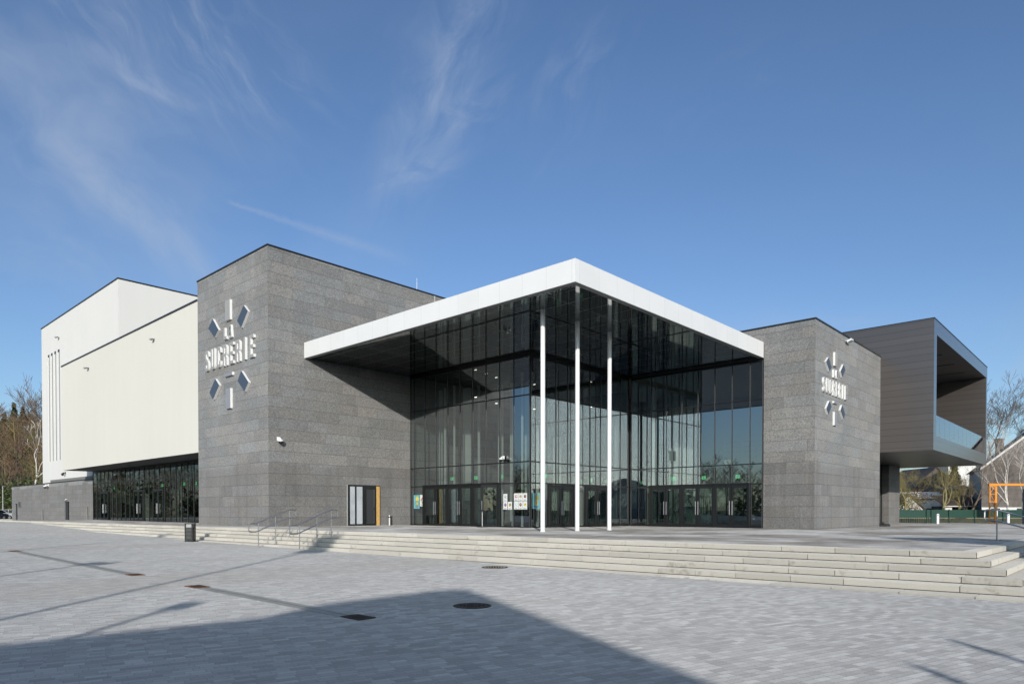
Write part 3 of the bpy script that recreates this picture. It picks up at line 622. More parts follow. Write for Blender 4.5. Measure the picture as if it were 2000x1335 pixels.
# ---- curtain walls
def curtain(name, axis, c, us, zlev, ztop, glassname, inward, frame_d=0.10, split=True, seed=1, base=None, fin=0.055):
    """axis 'x': plane X=c running along Y (us are Y values); axis 'y': plane Y=c running along X. inward +-1 = direction to the inside"""
    rr = random.Random(seed); us = sorted(us); b = MB()
    zb = base if base is not None else -0.25
    def bx(u0, u1, z0, z1, d0, d1, mn):
        lo, hi = sorted((c + d0 * inward, c + d1 * inward))
        if axis == 'x': b.box(lo, u0, z0, hi, u1, z1, mn)
        else: b.box(u0, lo, z0, u1, hi, z1, mn)
    for i, u in enumerate(us): bx(u - 0.020, u + 0.020, zb, ztop, 0.0, frame_d, 'black_frame')
    for i, u in enumerate(us): bx(u - 0.013, u + 0.013, zb + 0.2, ztop - 0.1, -0.006, -0.001, 'grey_mullion')
    for z in zlev: bx(us[0] + 0.024, us[-1] - 0.024, z - 0.03, z + 0.03, 0.004, frame_d - 0.02, 'black_frame')
    bx(us[0] + 0.024, us[-1] - 0.024, ztop - 0.16, ztop, 0.002, frame_d - 0.01, 'black_frame'); bx(us[0] + 0.024, us[-1] - 0.024, zb, 0.12, 0.002, frame_d - 0.01, 'black_frame')
    fr = part(b, name)
    rows = [0.12] + (list(zlev) if split else []) + [ztop - 0.16]
    for i in range(len(us) - 1):
        for z0, z1 in zip(rows, rows[1:]):
            ja, jb = rr.gauss(0, 0.0006), rr.gauss(0, 0.0006); um, zm = (us[i] + us[i + 1]) / 2, (z0 + z1) / 2
            def q(u, z):
                d = (0.03 + (u - um) * ja + (z - zm) * jb * 0.3) * inward + c
                return (d, u, z) if axis == 'x' else (u, d, z)
            u0, u1 = us[i] + 0.026, us[i + 1] - 0.026; za, zc = z0 + 0.032, z1 - 0.032
            p = [q(u0, za), q(u1, za), q(u1, zc), q(u0, zc)]
            if (axis == 'x') == (inward > 0): p.reverse()
            b = MB(); b.face(p, glassname); part(b, 'glass_pane', fr)
    return fr
usL = [33.55, 33.22] + [32.19 - 1.0525 * k for k in range(9)]
usL[-1] = 23.68
curtain('curtain_wall', 'x', 27.15, usL, [2.43, 3.56, 7.08], SOF, 'facade_glass', 1, seed=3)
usM = [27.25 + 1.055 * k for k in range(10)]; usM[-1] = 36.62
curtain('curtain_wall', 'y', 23.65, usM, [2.43, 3.56, 7.08], SOF, 'facade_glass', 1, seed=4)
usR = [23.55] + [22.11 - 1.04 * k for k in range(7)] + [15.16]
curtain('curtain_wall', 'x', 36.7, usR, [2.43, 3.53, 7.04], SOF, 'facade_glass', 1, seed=5)
usW = [42.25] + [47.55 - 1.04 * k for k in range(1, 5)][::-1] + [47.55 + 1.04 * k for k in range(23)]; usW[-1] = 70.48
wing = curtain('curtain_wall', 'x', 20.08, usW, [3.35], 4.5, 'wing_glass', 1, split=False, seed=6, fin=0.07)

# ---- doors: pairs of leaves in black frames
def door_leaf(name, axis, c, u0, u1, ztop, hside, swing=0.0, zb=0.02, steel=True):
    """leaf standing 40 mm proud of the glazing; swing = opened outwards by that angle about its outer edge"""
    w = u1 - u0; b = MB(); fw = 0.11
    Z = Vector((0, 0, 1))
    out = Vector((-1, 0, 0)) if axis == 'x' else Vector((0, -1, 0)); al = Vector((0, 1, 0)) if axis == 'x' else Vector((1, 0, 0))
    O = (Vector((c, 0, 0)) if axis == 'x' else Vector((0, c, 0))) + out * 0.05
    hinge = u0 if hside > 0 else u1; sgn = 1 if hside > 0 else -1
    d = al * sgn * math.cos(swing) + out * math.sin(swing); nn = out * math.cos(swing) - al * sgn * math.sin(swing)
    H0 = O + al * hinge
    def bx(a0, a1, z0, z1, t0, t1, mb, mn):
        cc = H0 + d * (a0 + a1) / 2 + nn * (t0 + t1) / 2 + Z * (z0 + z1) / 2
        mb.obox(cc, d * (a1 - a0) / 2, nn * (t1 - t0) / 2, Z * (z1 - z0) / 2, mn)
    bx(0, fw, zb, ztop, -0.03, 0.03, b, 'black_frame'); bx(w - fw, w, zb, ztop, -0.03, 0.03, b, 'black_frame')
    bx(fw, w - fw, zb, zb + 0.16, -0.028, 0.028, b, 'black_frame'); bx(fw, w - fw, ztop - 0.16, ztop, -0.028, 0.028, b, 'black_frame')
    lf = part(b, name)
    b = MB(); bx(fw, w - fw, zb + 0.16, ztop - 0.16, -0.004, 0.004, b, 'door_glass'); part(b, 'door_glass', lf)
    b = MB(); p0 = H0 + d * (w - 0.07) + nn * 0.10
    b.tube([p0 + Z * 0.72, p0 + Z * 1.50], 0.024, 'steel', 8)
    for z in (0.85, 1.38): b.tube([p0 + Z * z, p0 - nn * 0.07 + Z * z], 0.012, 'steel', 6)
    part(b, 'handle', lf)
    return lf
for k in range(3):
    u1 = 32.17 - 2.105 * k; um = u1 - 1.05; u0 = um - 1.05
    if k < 2 or True:
        door_leaf('door', 'x', 27.15, um + 0.01, u1 - 0.03, 2.40, -1)
        door_leaf('door', 'x', 27.15, u0 + 0.03, um - 0.01, 2.40, 1, swing=0.0 if k < 2 else 0.42)
b = MB()
for k in range(4): 
    u = 32.19 - 2.105 * k; b.box(27.02, u - 0.05, 0.0, 27.149, u + 0.05, 2.5, 'black_frame')
b.box(27.02, 25.9, 2.42, 27.12, 32.14, 2.5, 'black_frame'); part(b, 'door_surround')
for xa in (28.72, 32.1):
    door_leaf('door', 'y', 23.65, xa + 0.03, xa + 1.04, 2.36, 1); door_leaf('door', 'y', 23.65, xa + 1.06, xa + 2.08, 2.36, -1)
    b = MB(); b.box(xa - 0.06, 23.52, 0, xa + 0.01, 23.649, 2.46, 'black_frame'); b.box(xa + 2.1, 23.52, 0, xa + 2.17, 23.649, 2.46, 'black_frame'); b.box(xa + 0.01, 23.52, 2.38, xa + 2.1, 23.62, 2.46, 'black_frame'); part(b, 'door_surround')
for k in range(3):
    u1 = 22.09 - 2.08 * k; um = u1 - 1.04; u0 = um - 1.04
    door_leaf('door', 'x', 36.7, um + 0.01, u1 - 0.03, 2.40, -1); door_leaf('door', 'x', 36.7, u0 + 0.03, um - 0.01, 2.40, 1)
b = MB()
for k in range(4):
    u = 22.11 - 2.08 * k; b.box(36.57, u - 0.05, -0.1, 36.699, u + 0.05, 2.5, 'black_frame')
b.box(36.57, 15.9, 2.42, 36.67, 22.06, 2.5, 'black_frame'); part(b, 'door_surround')
for u in (67.2, 59.0, 54.9, 44.4):
    for s_ in (0, 1):
        lf = door_leaf('door', 'x', 20.08, u + s_ * 1.04 - 1.02, u + s_ * 1.04 - 0.02, 2.6, 1 - 2 * s_, zb=0.1)

# ---- inside the foyer
b = MB(); b.box(27.32, 23.83, -0.2, 62, 33.58, 0.02, 'inside_floor', 'Z'); b.box(36.87, 15.1, -0.2, 48.7, 23.83, 0.02, 'inside_floor', 'Z'); b.box(27.3, 33.6, -0.2, 62, 52, 0.0, 'inside_floor', 'Z'); part(b, 'foyer_floor')
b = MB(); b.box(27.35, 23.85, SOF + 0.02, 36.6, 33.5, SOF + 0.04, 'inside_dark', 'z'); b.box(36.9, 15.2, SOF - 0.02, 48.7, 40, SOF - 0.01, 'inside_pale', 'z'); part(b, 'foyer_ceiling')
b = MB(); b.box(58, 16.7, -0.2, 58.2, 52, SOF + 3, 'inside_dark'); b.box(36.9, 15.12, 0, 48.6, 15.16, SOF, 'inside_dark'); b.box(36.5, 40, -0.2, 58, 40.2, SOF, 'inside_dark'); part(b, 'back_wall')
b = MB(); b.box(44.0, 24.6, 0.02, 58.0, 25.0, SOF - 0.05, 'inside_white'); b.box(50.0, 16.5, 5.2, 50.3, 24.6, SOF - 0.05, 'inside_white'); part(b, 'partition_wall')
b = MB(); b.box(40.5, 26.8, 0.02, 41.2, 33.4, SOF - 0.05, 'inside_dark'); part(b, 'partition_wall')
b = MB(); b.box(40.2, 15.3, 3.72, 48.5, 19.0, 4.1, 'inside_pale'); part(b, 'gallery_floor')
b = MB(); b.box(48.4, 15.2, 0.02, 48.5, 24.5, SOF - 0.05, 'inside_pale'); part(b, 'partition_wall')
def fins(specs):
    for (x, y, w, z1, mn) in specs:
        b = MB(); b.box(x, y, 0.02, x + 0.12, y + w, z1, mn); part(b, 'interior_fin')
fins([(29.0, 32.75, 0.22, 8.6, 'inside_white'), (28.6, 31.95, 0.10, 8.6, 'inside_white'), (29.6, 30.75, 0.62, 8.6, 'inside_white'), (28.4, 30.9, 0.06, 8.6, 'white_paint'), (29.4, 29.75, 0.10, 8.6, 'inside_white'),
      (30.2, 28.55, 0.35, 8.6, 'inside_white'), (30.2, 27.65, 0.25, 8.6, 'inside_white'), (30.4, 26.4, 0.5, 8.6, 'inside_white'), (30.0, 25.55, 0.10, 6.0, 'inside_white'), (31.2, 25.9, 0.3, 7.6, 'inside_pale'),
      (28.2, 25.15, 0.06, 8.6, 'white_paint'), (33.0, 26.3, 0.5, 5.5, 'inside_pale'), (37.3, 22.15, 0.25, 8.9, 'white_paint'), (37.9, 22.95, 0.30, 2.35, 'inside_beige'), (47.0, 17.0, 0.3, 8.9, 'inside_white')])
b = MB(); b.box(32.15, 24.5, 0.02, 32.75, 24.56, 2.36, 'inside_white'); b.box(32.85, 24.5, 0.02, 33.05, 24.56, 2.36, 'inside_white'); part(b, 'white_screen')
b = MB(); b.box(31.1, 24.0, 0.9, 31.55, 24.02, 1.95, 'paper_green'); part(b, 'notice_panel')
b = MB(); b.box(30.2, 26.0, 0.02, 33.5, 26.7, 1.1, 'inside_dark'); b.box(30.1, 25.95, 1.1, 33.6, 26.75, 1.16, 'inside_beige'); b.box(29.4, 31.0, 0.02, 30.1, 32.6, 1.05, 'inside_dark'); b.box(29.35, 30.95, 1.05, 30.15, 32.65, 1.11, 'inside_beige'); part(b, 'reception_desk')
b = MB(); b.box(47.5, 16.0, 0.02, 48.4, 17.4, 3.6, 'inside_blue'); b.box(44.2, 16.3, 0.02, 44.9, 17.3, 1.6, 'inside_blue'); part(b, 'blue_cabinet')
# staircase rising from the right-hand foyer, with its rails
b = MB()
NS = 26
for k in range(NS):
    x = 38.2 + k * 0.29; z = 0.165 * (k + 1)
    b.box(x, 19.3, z - 0.165 - (0.0 if k == 0 else 0.06), x + 0.29, 21.9, z, 'inside_white', 'xyYZz')
st = part(b, 'staircase')
b = MB()
for yy in (19.25, 21.95):
    for dz in (0.55, 0.95): b.tube([(38.1, yy, dz + 0.1), (38.2 + NS * 0.29, yy, 0.165 * NS + dz), (47.0, yy, 0.165 * NS + dz)], 0.022, 'dark_steel' if dz < 0.9 else 'steel', 6)
    for k in range(0, NS, 5): b.tube([(38.3 + k * 0.29, yy, 0.165 * (k + 1)), (38.3 + k * 0.29, yy, 0.165 * (k + 1) + 0.92)], 0.018, 'dark_steel', 6)
part(b, 'stair_rail', st)
b = MB()
for dz in (0.45, 0.75, 1.05): b.tube([(40.15, 15.3, 4.1 + dz), (40.15, 19.0, 4.1 + dz)], 0.02, 'steel', 6)
for yy in (15.35, 16.6, 17.8, 18.95): b.tube([(40.15, yy, 4.1), (40.15, yy, 5.2)], 0.024, 'steel', 6)
part(b, 'gallery_rail')
for p in ((30.0, 31.6), (31.4, 32.0), (32.8, 32.4), (34.2, 32.8), (38.0, 32.6), (40.0, 29.0)):
    b = MB(); b.box(p[0], p[1], SOF - 0.9, p[0] + 0.05, p[1] + 0.20, SOF - 0.87, 'lamp_glow'); part(b, 'ceiling_lamp')
# wing interior
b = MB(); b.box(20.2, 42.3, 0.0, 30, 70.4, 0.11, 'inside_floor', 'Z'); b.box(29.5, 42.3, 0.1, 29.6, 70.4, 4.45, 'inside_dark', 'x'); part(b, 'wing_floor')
for (x, y, w) in ((22.5, 46.9, 0.28), (22.4, 45.2, 0.30), (22.6, 50.9, 0.22), (23.0, 58.6, 0.30), (22.4, 57.6, 0.12), (23.2, 66.6, 0.4), (22.6, 52.3, 0.08), (24.0, 62.4, 0.2)):
    b = MB(); b.box(x, y, 0.1, x + w, y + w, 4.2, 'inside_pale'); part(b, 'interior_fin')

# ------------------------------------------------------------------ exit signs (inside, lit)
def exit_sign(p, axis, lb, w=0.25, hgt=0.20):
    t = thing('exit_sign', lb, 'exit sign', p, 'green exit signs'); x, y, z = p
    al = Vector((0, 1, 0)) if axis == 'x' else Vector((1, 0, 0)); n = Vector((-1, 0, 0)) if axis == 'x' else Vector((0, -1, 0))
    c = Vector(p); b = MB(); b.obox(c, al * w / 2, n * 0.02, UP * hgt / 2, 'exit_green'); b.build('sign_face', t)
    b = MB(); q = c + n * 0.022
    b.obox(q + UP * 0.02, al * 0.035, n * 0.001, UP * 0.07, 'paper'); b.obox(q + al * 0.07 + UP * 0.0, al * 0.035, n * 0.001, UP * 0.012, 'paper'); b.obox(q - al * 0.08, al * 0.012, n * 0.001, UP * 0.09, 'paper')
    b.build('pictogram', t)
    b = MB(); b.tube([c + UP * hgt / 2, c + UP * (hgt / 2 + 0.25)], 0.01, 'dark_steel', 6); b.build('hanger', t)
dn = ['leftmost', 'middle', 'rightmost']
for k, y in enumerate((31.3, 29.2, 27.1)): exit_sign((28.6, y, 2.92), 'x', f'green exit sign above the {dn[k]} pair of doors in the left glass wall', 'green exit signs')if False else exit_sign((28.6, y, 2.92), 'x', f'green exit sign above the {dn[k]} pair of doors in the left glass wall')
exit_sign((29.6, 24.6, 2.92), 'y', 'green exit sign above the double door between the first two white columns')
exit_sign((33.9, 24.6, 2.82), 'y', 'dim green exit sign above the dark door beside the right white column')
for k, y in enumerate((21.2, 19.15, 17.05)): exit_sign((37.8, y, 2.92), 'x', f'green exit sign above the {dn[k]} pair of doors in the right glass wall')
for k, (y, nm) in enumerate(((68.4, 'far left'), (59.9, 'second left'), (57.2, 'middle'), (53.0, 'fourth'), (50.9, 'fifth'), (44.6, 'nearest'))): exit_sign((21.2, y, 2.95), 'x', f'{nm} green exit sign in the low glass front under the white hall')

# ------------------------------------------------------------------ signs on the stone: letters and lozenges
def ribbon(b, pts, w, closed, org, ea, en, depth, face, side):
    """flat ribbon of width w along 2D pts (a, z), extruded by depth along en"""
    P2 = [Vector((p[0], p[1])) for p in pts]; n = len(P2); L = []; R_ = []
    for i in range(n):
        if closed: d0 = (P2[i] - P2[i - 1]).normalized(); d1 = (P2[(i + 1) % n] - P2[i]).normalized()
        else:
            d0 = (P2[i] - P2[max(i - 1, 0)]); d1 = (P2[min(i + 1, n - 1)] - P2[i])
            if d0.length < 1e-9: d0 = d1
            if d1.length < 1e-9: d1 = d0
            d0 = d0.normalized(); d1 = d1.normalized()
        n0 = Vector((-d0.y, d0.x)); n1 = Vector((-d1.y, d1.x)); nb = (n0 + n1); nb.normalize(); k = 1 / max(0.5, nb.dot(n0))
        L.append(P2[i] + nb * w / 2 * k); R_.append(P2[i] - nb * w / 2 * k)
    q = lambda p, t: org + ea * p.x + UP * p.y + en * t
    rng = range(n if closed else n - 1)
    for i in rng:
        j = (i + 1) % n
        b.face([q(L[i], depth), q(R_[i], depth), q(R_[j], depth), q(L[j], depth)], face)
        b.face([q(R_[i], depth), q(R_[i], 0), q(R_[j], 0), q(R_[j], depth)], side); b.face([q(L[j], depth), q(L[j], 0), q(L[i], 0), q(L[i], depth)], side)
    if not closed:
        b.face([q(L[0], depth), q(L[0], 0), q(R_[0], 0), q(R_[0], depth)], side); b.face([q(R_[-1], depth), q(R_[-1], 0), q(L[-1], 0), q(L[-1], depth)], side)
def arc(cx_, cy_, rx, ry, a0, a1, n=7): return [(cx_ + rx * math.cos(rad(a0 + (a1 - a0) * i / n)), cy_ + ry * math.sin(rad(a0 + (a1 - a0) * i / n))) for i in range(n + 1)]
def glyph(ch, w, h, s):
    """list of (points, closed) in a box w x h with stroke s (outer edges on the box)"""
    l, r, t, bt = s / 2, w - s / 2, h - s / 2, s / 2; m_ = h / 2; k = (w - s) / 2; c = w / 2
    if ch == 'I': return [([(c, 0), (c, h)], 0)]
    if ch == 'L': return [([(l, h), (l, bt), (w, bt)], 0)]
    if ch == 'A': return [([(l, 0), (c - s * 0.10, h - s * 0.2), (c + s * 0.10, h - s * 0.2), (r, 0)], 0), ([(l + k * 0.42 + s * 0.1, h * 0.30), (r - k * 0.42 - s * 0.1, h * 0.30)], 0)]
    if ch == 'E': return [([(w, t), (l, t), (l, bt), (w, bt)], 0), ([(s, m_), (w * 0.92, m_)], 0)]
    if ch == 'U': return [([(l, h)] + arc(c, bt + k, k, k, 180, 360) + [(r, h)], 0)]
    if ch == 'C': return [([(r, h * 0.70)] + arc(c, t - k, k, k, 0, 180) + arc(c, bt + k, k, k, 180, 360) + [(r, h * 0.30)], 0)]
    if ch == 'S': return [([(r, h * 0.70)] + arc(c, t - k, k, k, 0, 180) + [(l, h * 0.66), (c - k * 0.4, m_ + s * 0.3), (c + k * 0.4, m_ - s * 0.3), (r, h * 0.34)] + arc(c, bt + k, k, k, 0, -180) + [(l, h * 0.30)], 0)]
    if ch == 'R': return [([(l, 0), (l, t), (c, t)] + arc(c, t - k * 0.9, k, k * 0.9, 80, 0, 4) + arc(c, m_ + k * 0.7, k, k * 0.7, 0, -90, 4) + [(s, m_)], 0), ([(c + k * 0.35, m_ - s / 2), (r, m_ - s * 1.3), (r, 0)], 0)]
def sign(loc, ea, en, sc, depth, lb, part_face):
    t = thing('wall_sign', lb, 'sign', loc); org = Vector(loc); dp = depth
    def word(txt, a0, a1, z0, hgt):
        n = len(txt); gw = (a1 - a0) / n
        for i, ch in enumerate(txt):
            w = gw * (0.62 if ch != 'I' else 0.62); s = 0.165 * sc; b = MB()
            for pts, cl_ in glyph(ch, w, hgt, s): ribbon(b, [(a0 + i * gw + gw * 0.19 + p[0], z0 + p[1]) for p in pts], s, cl_, org, ea, en, dp, part_face, 'sign_white')
            b.build('letter', t)
    word('SUCRERIE', -3.15 * sc, 3.15 * sc, -0.40 * sc, 1.20 * sc); word('LA', -0.66 * sc, 0.58 * sc, 1.08 * sc, 0.66 * sc)
    def slab(pts, face):
        b = MB(); q = [org + ea * (p[0] * sc) + UP * (p[1] * sc) for p in pts]
        b.face([p + en * dp for p in q], face)
        for i in range(len(q)): a, c = q[i], q[(i + 1) % len(q)]; b.face([c + en * dp, a + en * dp, a, c], 'sign_white')
        return b
    R4 = lambda a0, a1, z0, z1: [(a0, z0), (a1, z0), (a1, z1), (a0, z1)]
    slab(R4(-0.30, 0.27, 2.10, 3.22), part_face).build('bar', t); slab(R4(-0.30, 0.27, -2.86, -1.74), 'sign_sky_lilac').build('bar', t); slab(R4(-0.46, 0.50, -1.03, -0.86), 'sign_sky_lilac').build('bar', t)
    for pts in ([(-1.90, 2.52), (-2.50, 2.08), (-1.68, 1.40), (-1.16, 1.76)], [(1.92, 2.55), (1.13, 1.84), (1.62, 1.38), (2.40, 2.14)], [(-1.62, -0.98), (-2.40, -1.70), (-1.93, -2.16), (-1.10, -1.42)], [(1.60, -0.96), (1.16, -1.46), (1.95, -2.14), (2.44, -1.70)]):
        slab(pts, 'sign_sky_slate').build('lozenge', t)
sign((17.735, 37.9, 9.58), Vector((0, -1, 0)), Vector((-1, 0, 0)), 1.0, 0.14, 'larger raised white LA SUCRERIE sign with lozenges coloured like mirrored sky on the tall left tower', 'sign_grey')
sign((39.65, 12.395, 7.50), Vector((1, 0, 0)), Vector((0, -1, 0)), 0.655, 0.11, 'smaller LA SUCRERIE sign of raised white letters on the right stone block', 'sign_grey')

# ------------------------------------------------------------------ posters on the glass
def poster(c, al, w, hgt, paper, inks, lb, n):
    al = Vector(al); n = Vector(n); c = Vector(c); b = MB()
    b.obox(c, al * w / 2, n * 0.002, UP * hgt / 2, paper)
    q = c + n * 0.004
    for (u, v, r, ink, k) in inks:
        cc = q + al * (u * w) + UP * (v * hgt)
        pts = [cc + al * (r * w * math.cos(2 * math.pi * i / 14) * (1 + 0.12 * math.sin(i * 2.3 + k))) + UP * (r * w * math.sin(2 * math.pi * i / 14) * (1 + 0.12 * math.cos(i * 1.7 + k))) for i in range(14)]
        b.face(pts, ink); q = q + n * 0.0012
    for k in range(3): b.obox(q + UP * (-0.32 - 0.05 * k) * hgt, al * w * (0.30 - 0.05 * k), n * 0.0005, UP * hgt * 0.010, 'ink')
    return tag(b.build('poster', loc=tuple(c)), lb, 'poster', 'posters stuck on the glass')
XN = (-1, 0, 0); px_ = 27.135
lay = [(25.41, 1.66, 'ink_grey', 'ink_pale', 'small white poster with a pale grey motif, alone above two others left of the corner'),
       (25.41, 1.23, 'ink_purple', 'ink_pink', 'small white poster with a round dark purple motif, lowest left of the poster group'),
       (25.07, 1.23, 'ink_gold', 'ink_olive', 'small white poster with a gold-brown bowl motif, beside the purple one'),
       (24.62, 1.68, 'ink_pink', 'paper', 'small white poster with a pink heart-like motif, top row near the glass corner'),
       (24.30, 1.68, 'ink_tan', 'ink_olive', 'small white poster with a tan and black motif in the middle of the top row'),
       (23.98, 1.68, 'ink_brown', 'ink_pink', 'small white poster with a reddish-brown motif, top row right next to the corner'),
       (24.62, 1.24, 'ink_pale', 'paper', 'small white poster with a faint pale blue motif, bottom row'),
       (24.30, 1.24, 'ink_brown', 'ink_tan', 'small white poster with a dark brown round motif in the middle of the bottom row'),
       (23.98, 1.24, 'ink_yellow', 'ink_olive', 'small white poster with a bright yellow motif, bottom row by the corner')]
for k, (y, z, i1, i2, lb) in enumerate(lay): poster((px_, y, z), (0, -1, 0), 0.30, 0.42, 'paper', [(0.02, 0.10, 0.30, i1, k), (0.08, 0.13, 0.14, i2, k + 2), (-0.32, 0.36, 0.05, 'ink', 1)], lb, XN)
poster((px_, 32.92, 1.50), (0, -1, 0), 0.56, 0.84, 'paper_teal', [(0.1, 0.22, 0.26, 'ink_yellow', 1), (0.1, -0.12, 0.30, 'ink_olive', 2), (0.1, -0.12, 0.16, 'paper_green', 3)], 'teal poster with yellow and green shapes at the left end of the glass wall', XN)
poster((px_, 32.43, 1.57), (0, -1, 0), 0.34, 0.70, 'paper', [(0.1, 0.2, 0.2, 'ink_pink', 1), (-0.1, 0.05, 0.2, 'ink_olive', 4), (0.1, -0.15, 0.2, 'ink_gold', 6)], 'white poster with small coloured figures beside the teal poster at the left doors', XN)
poster((27.66, 23.635, 1.48), (1, 0, 0), 0.60, 0.84, 'paper_teal', [(0.08, 0.22, 0.30, 'ink_olive', 3), (0.0, -0.14, 0.28, 'ink_tan', 5), (0.0, -0.10, 0.14, 'ink_gold', 6)], 'teal poster with a gold insect-like motif half behind the left white column', (0, -1, 0))

# ------------------------------------------------------------------ cameras and floodlights on the walls
def camera_unit(p, out, lb, dome=True, s=1.0, body='white_paint'):
    p = Vector(p); out = Vector(out); t = thing('security_camera', lb, 'camera', tuple(p), 'security cameras'); side = out.cross(UP)
    b = MB(); b.obox(p + out * 0.02 * s, side * 0.09 * s, out * 0.02 * s, UP * 0.11 * s, body); b.tube([p + out * 0.04 * s, p + out * 0.22 * s, p + out * 0.26 * s - UP * 0.06 * s], 0.05 * s, body, 8); b.build('bracket', t)
    b = MB(); c = p + out * 0.26 * s - UP * 0.17 * s
    if dome: b.lathe(tuple(c), [(0.05 * s, -0.0), (0.13 * s, 0.02 * s), (0.14 * s, 0.10 * s), (0.06 * s, 0.14 * s)], body, 16); b.build('housing', t); b = MB(); b.lathe(tuple(c), [(0.02 * s, -0.13 * s), (0.08 * s, -0.11 * s), (0.12 * s, -0.04 * s), (0.125 * s, 0.0)], 'black_plastic', 16); b.build('lens_dome', t)
    else: b.obox(c, side * 0.07 * s, (out * 0.9 - UP * 0.4) * 0.2 * s, (UP * 0.9 + out * 0.4) * 0.07 * s, body); b.build('housing', t); b = MB(); b.obox(c + (out * 0.9 - UP * 0.4) * 0.205 * s, side * 0.05 * s, out * 0.01 * s, UP * 0.05 * s, 'black_plastic'); b.build('lens_dome', t)
camera_unit((18.3, 33.6, 4.75), (0, -1, 0), 'white dome camera on the sunlit side of the tall stone tower', s=0.95)
camera_unit((20.08, 85.0, 3.62), (-1, 0, 0), 'white dome camera under the edge of the low stone base wall', s=1.2)
camera_unit((20.3, 79.75, 4.72), (-1, 0, 0), 'black dome camera on the white wall below the hall overhang', s=1.0, body='black_plastic')
camera_unit((20.05, 63.5, 4.05), (-1, 0, 0), 'white camera on the glass front under the overhanging white hall', s=1.0)
camera_unit((27.1, 25.5, 3.85), (-1, 0, 0), 'camera on the horizontal bar of the left glass wall near the corner', s=0.8)
camera_unit((20.05, 78.4, 2.05), (-1, 0, 0), 'small white lamp-like camera over the side door of the stone base', s=0.5)
def flood(p, lb, s=1.0):
    s *= 0.62; p = Vector(p); t = thing('floodlight', lb, 'floodlight', tuple(p), 'wall floodlights'); out = Vector((-1, 0, 0)); side = Vector((0, 1, 0))
    b = MB(); b.obox(p + out * 0.12, side * 0.03, out * 0.12, UP * 0.03, 'grey_mullion'); b.obox(p + out * 0.01, side * 0.08, out * 0.012, UP * 0.08, 'trim_grey'); b.build('bracket', t)
    b = MB(); b.obox(p + out * 0.34 * s + UP * 0.02, side * 0.22 * s, (out * 0.94 - UP * 0.34) * 0.15 * s, (UP * 0.94 + out * 0.34) * 0.05 * s, 'trim_grey'); b.build('lamp_head', t)
    b = MB(); b.obox(p + out * 0.31 * s - UP * 0.05, side * 0.18 * s, (out * 0.94 - UP * 0.34) * 0.11 * s, (UP * 0.94 + out * 0.34) * 0.02 * s, 'black_plastic'); b.build('lens', t)
flood((20.3, 81.5, 18.6), 'floodlight high on the white stage tower above its slit windows', 1.3)
flood((17.74, 63.0, 12.5), 'floodlight at the far left end of the cream hall wall', 1.2)
flood((17.74, 49.05, 12.48), 'floodlight on the cream hall wall nearest the stone tower')
p = Vector((41.6, 12.4, 10.62)); t = thing('floodlight', 'white floodlight under the roof edge of the right stone block', 'floodlight', tuple(p), 'wall floodlights')
b = MB(); b.obox(p + Vector((0, -0.1, 0)), (0.04, 0, 0), (0, 0.1, 0), (0, 0, 0.04), 'trim_grey'); b.build('bracket', t)
b = MB(); b.obox(p + Vector((0, -0.25, -0.04)), (0.2, 0, 0), (0, 0.12, -0.05), (0, 0.02, 0.05), 'white_paint'); b.build('lamp_head', t)
# lightning rod
b = MB(); b.tube([(28.4, 34.4, 14.7), (28.4, 34.4, 15.9)], [0.02, 0.01], 'white_paint', 6); b.lathe((28.4, 34.4, 14.72), [(0.12, 0), (0.12, 0.06), (0.04, 0.1)], 'dark_steel', 10)
tag(b.build('lightning_rod', loc=(28.4, 34.4, 14.7)), 'thin pale lightning rod on the roof of the tall stone tower', 'rod')

# ------------------------------------------------------------------ handrails on the steps
def rail(name, base_pts, top_fn, posts, lb):
    """base_pts: two ends (low, high) of the upper tube; loop rail with rounded ends, lower tube 0.33 m below"""
    t = thing('handrail', lb, 'handrail', tuple(posts[0]), 'steel handrails on the steps'); lo, hi = Vector(base_pts[0]), Vector(base_pts[1])
    d = (hi - lo); flat = Vector((d.x, d.y, 0)).normalized(); G = 0.32; e = 0.30; r = 0.07
    up = [lo - flat * e, lo, hi, hi + flat * e]
    def corner(a, z0, z1, dirn):
        return [a + flat * dirn * r * math.sin(rad(q)) + UP * (z0 + (-r + r * math.cos(rad(q)))) for q in range(0, 91, 30)] + [a + flat * dirn * r * math.sin(rad(q)) + UP * (z1 + (r + r * math.cos(rad(q)))) for q in range(90, 181, 30)]
    low = up[0] + flat * r; hgh = up[3] - flat * r
    path = [lo, *corner(low, 0, -G, -1), lo - UP * G, hi - UP * G, *reversed(corner(hgh, 0, -G, 1)), hi, lo]
    b = MB(); b.tube(path, 0.024, 'steel', 8, cap=False); b.build('rail_loop', t, smooth=True)
    for p, zt_ in posts_top(posts, lo, hi):
        b = MB(); b.tube([p, Vector((p.x, p.y, zt_ - 0.02))], 0.019, 'steel', 8); b.lathe(tuple(p), [(0.06, -0.01), (0.06, 0.012)], 'steel', 12); b.build('post', t)
def posts_top(posts, lo, hi):
    o = []
    L = Vector((hi.x - lo.x, hi.y - lo.y))
    for p in posts:
        p = Vector(p); f = Vector((p.x - lo.x, p.y - lo.y)).dot(L) / L.length_squared; f = min(max(f, 0), 1); o.append((p, lo.z + (hi.z - lo.z) * f))
    return o
def step_z(X, Y):
    i = max(0, math.ceil((edge(Y) - X) / GO)); return max(tz(X + GO * i) - RISE * i, pz(Y)) if i < 6 else pz(Y)
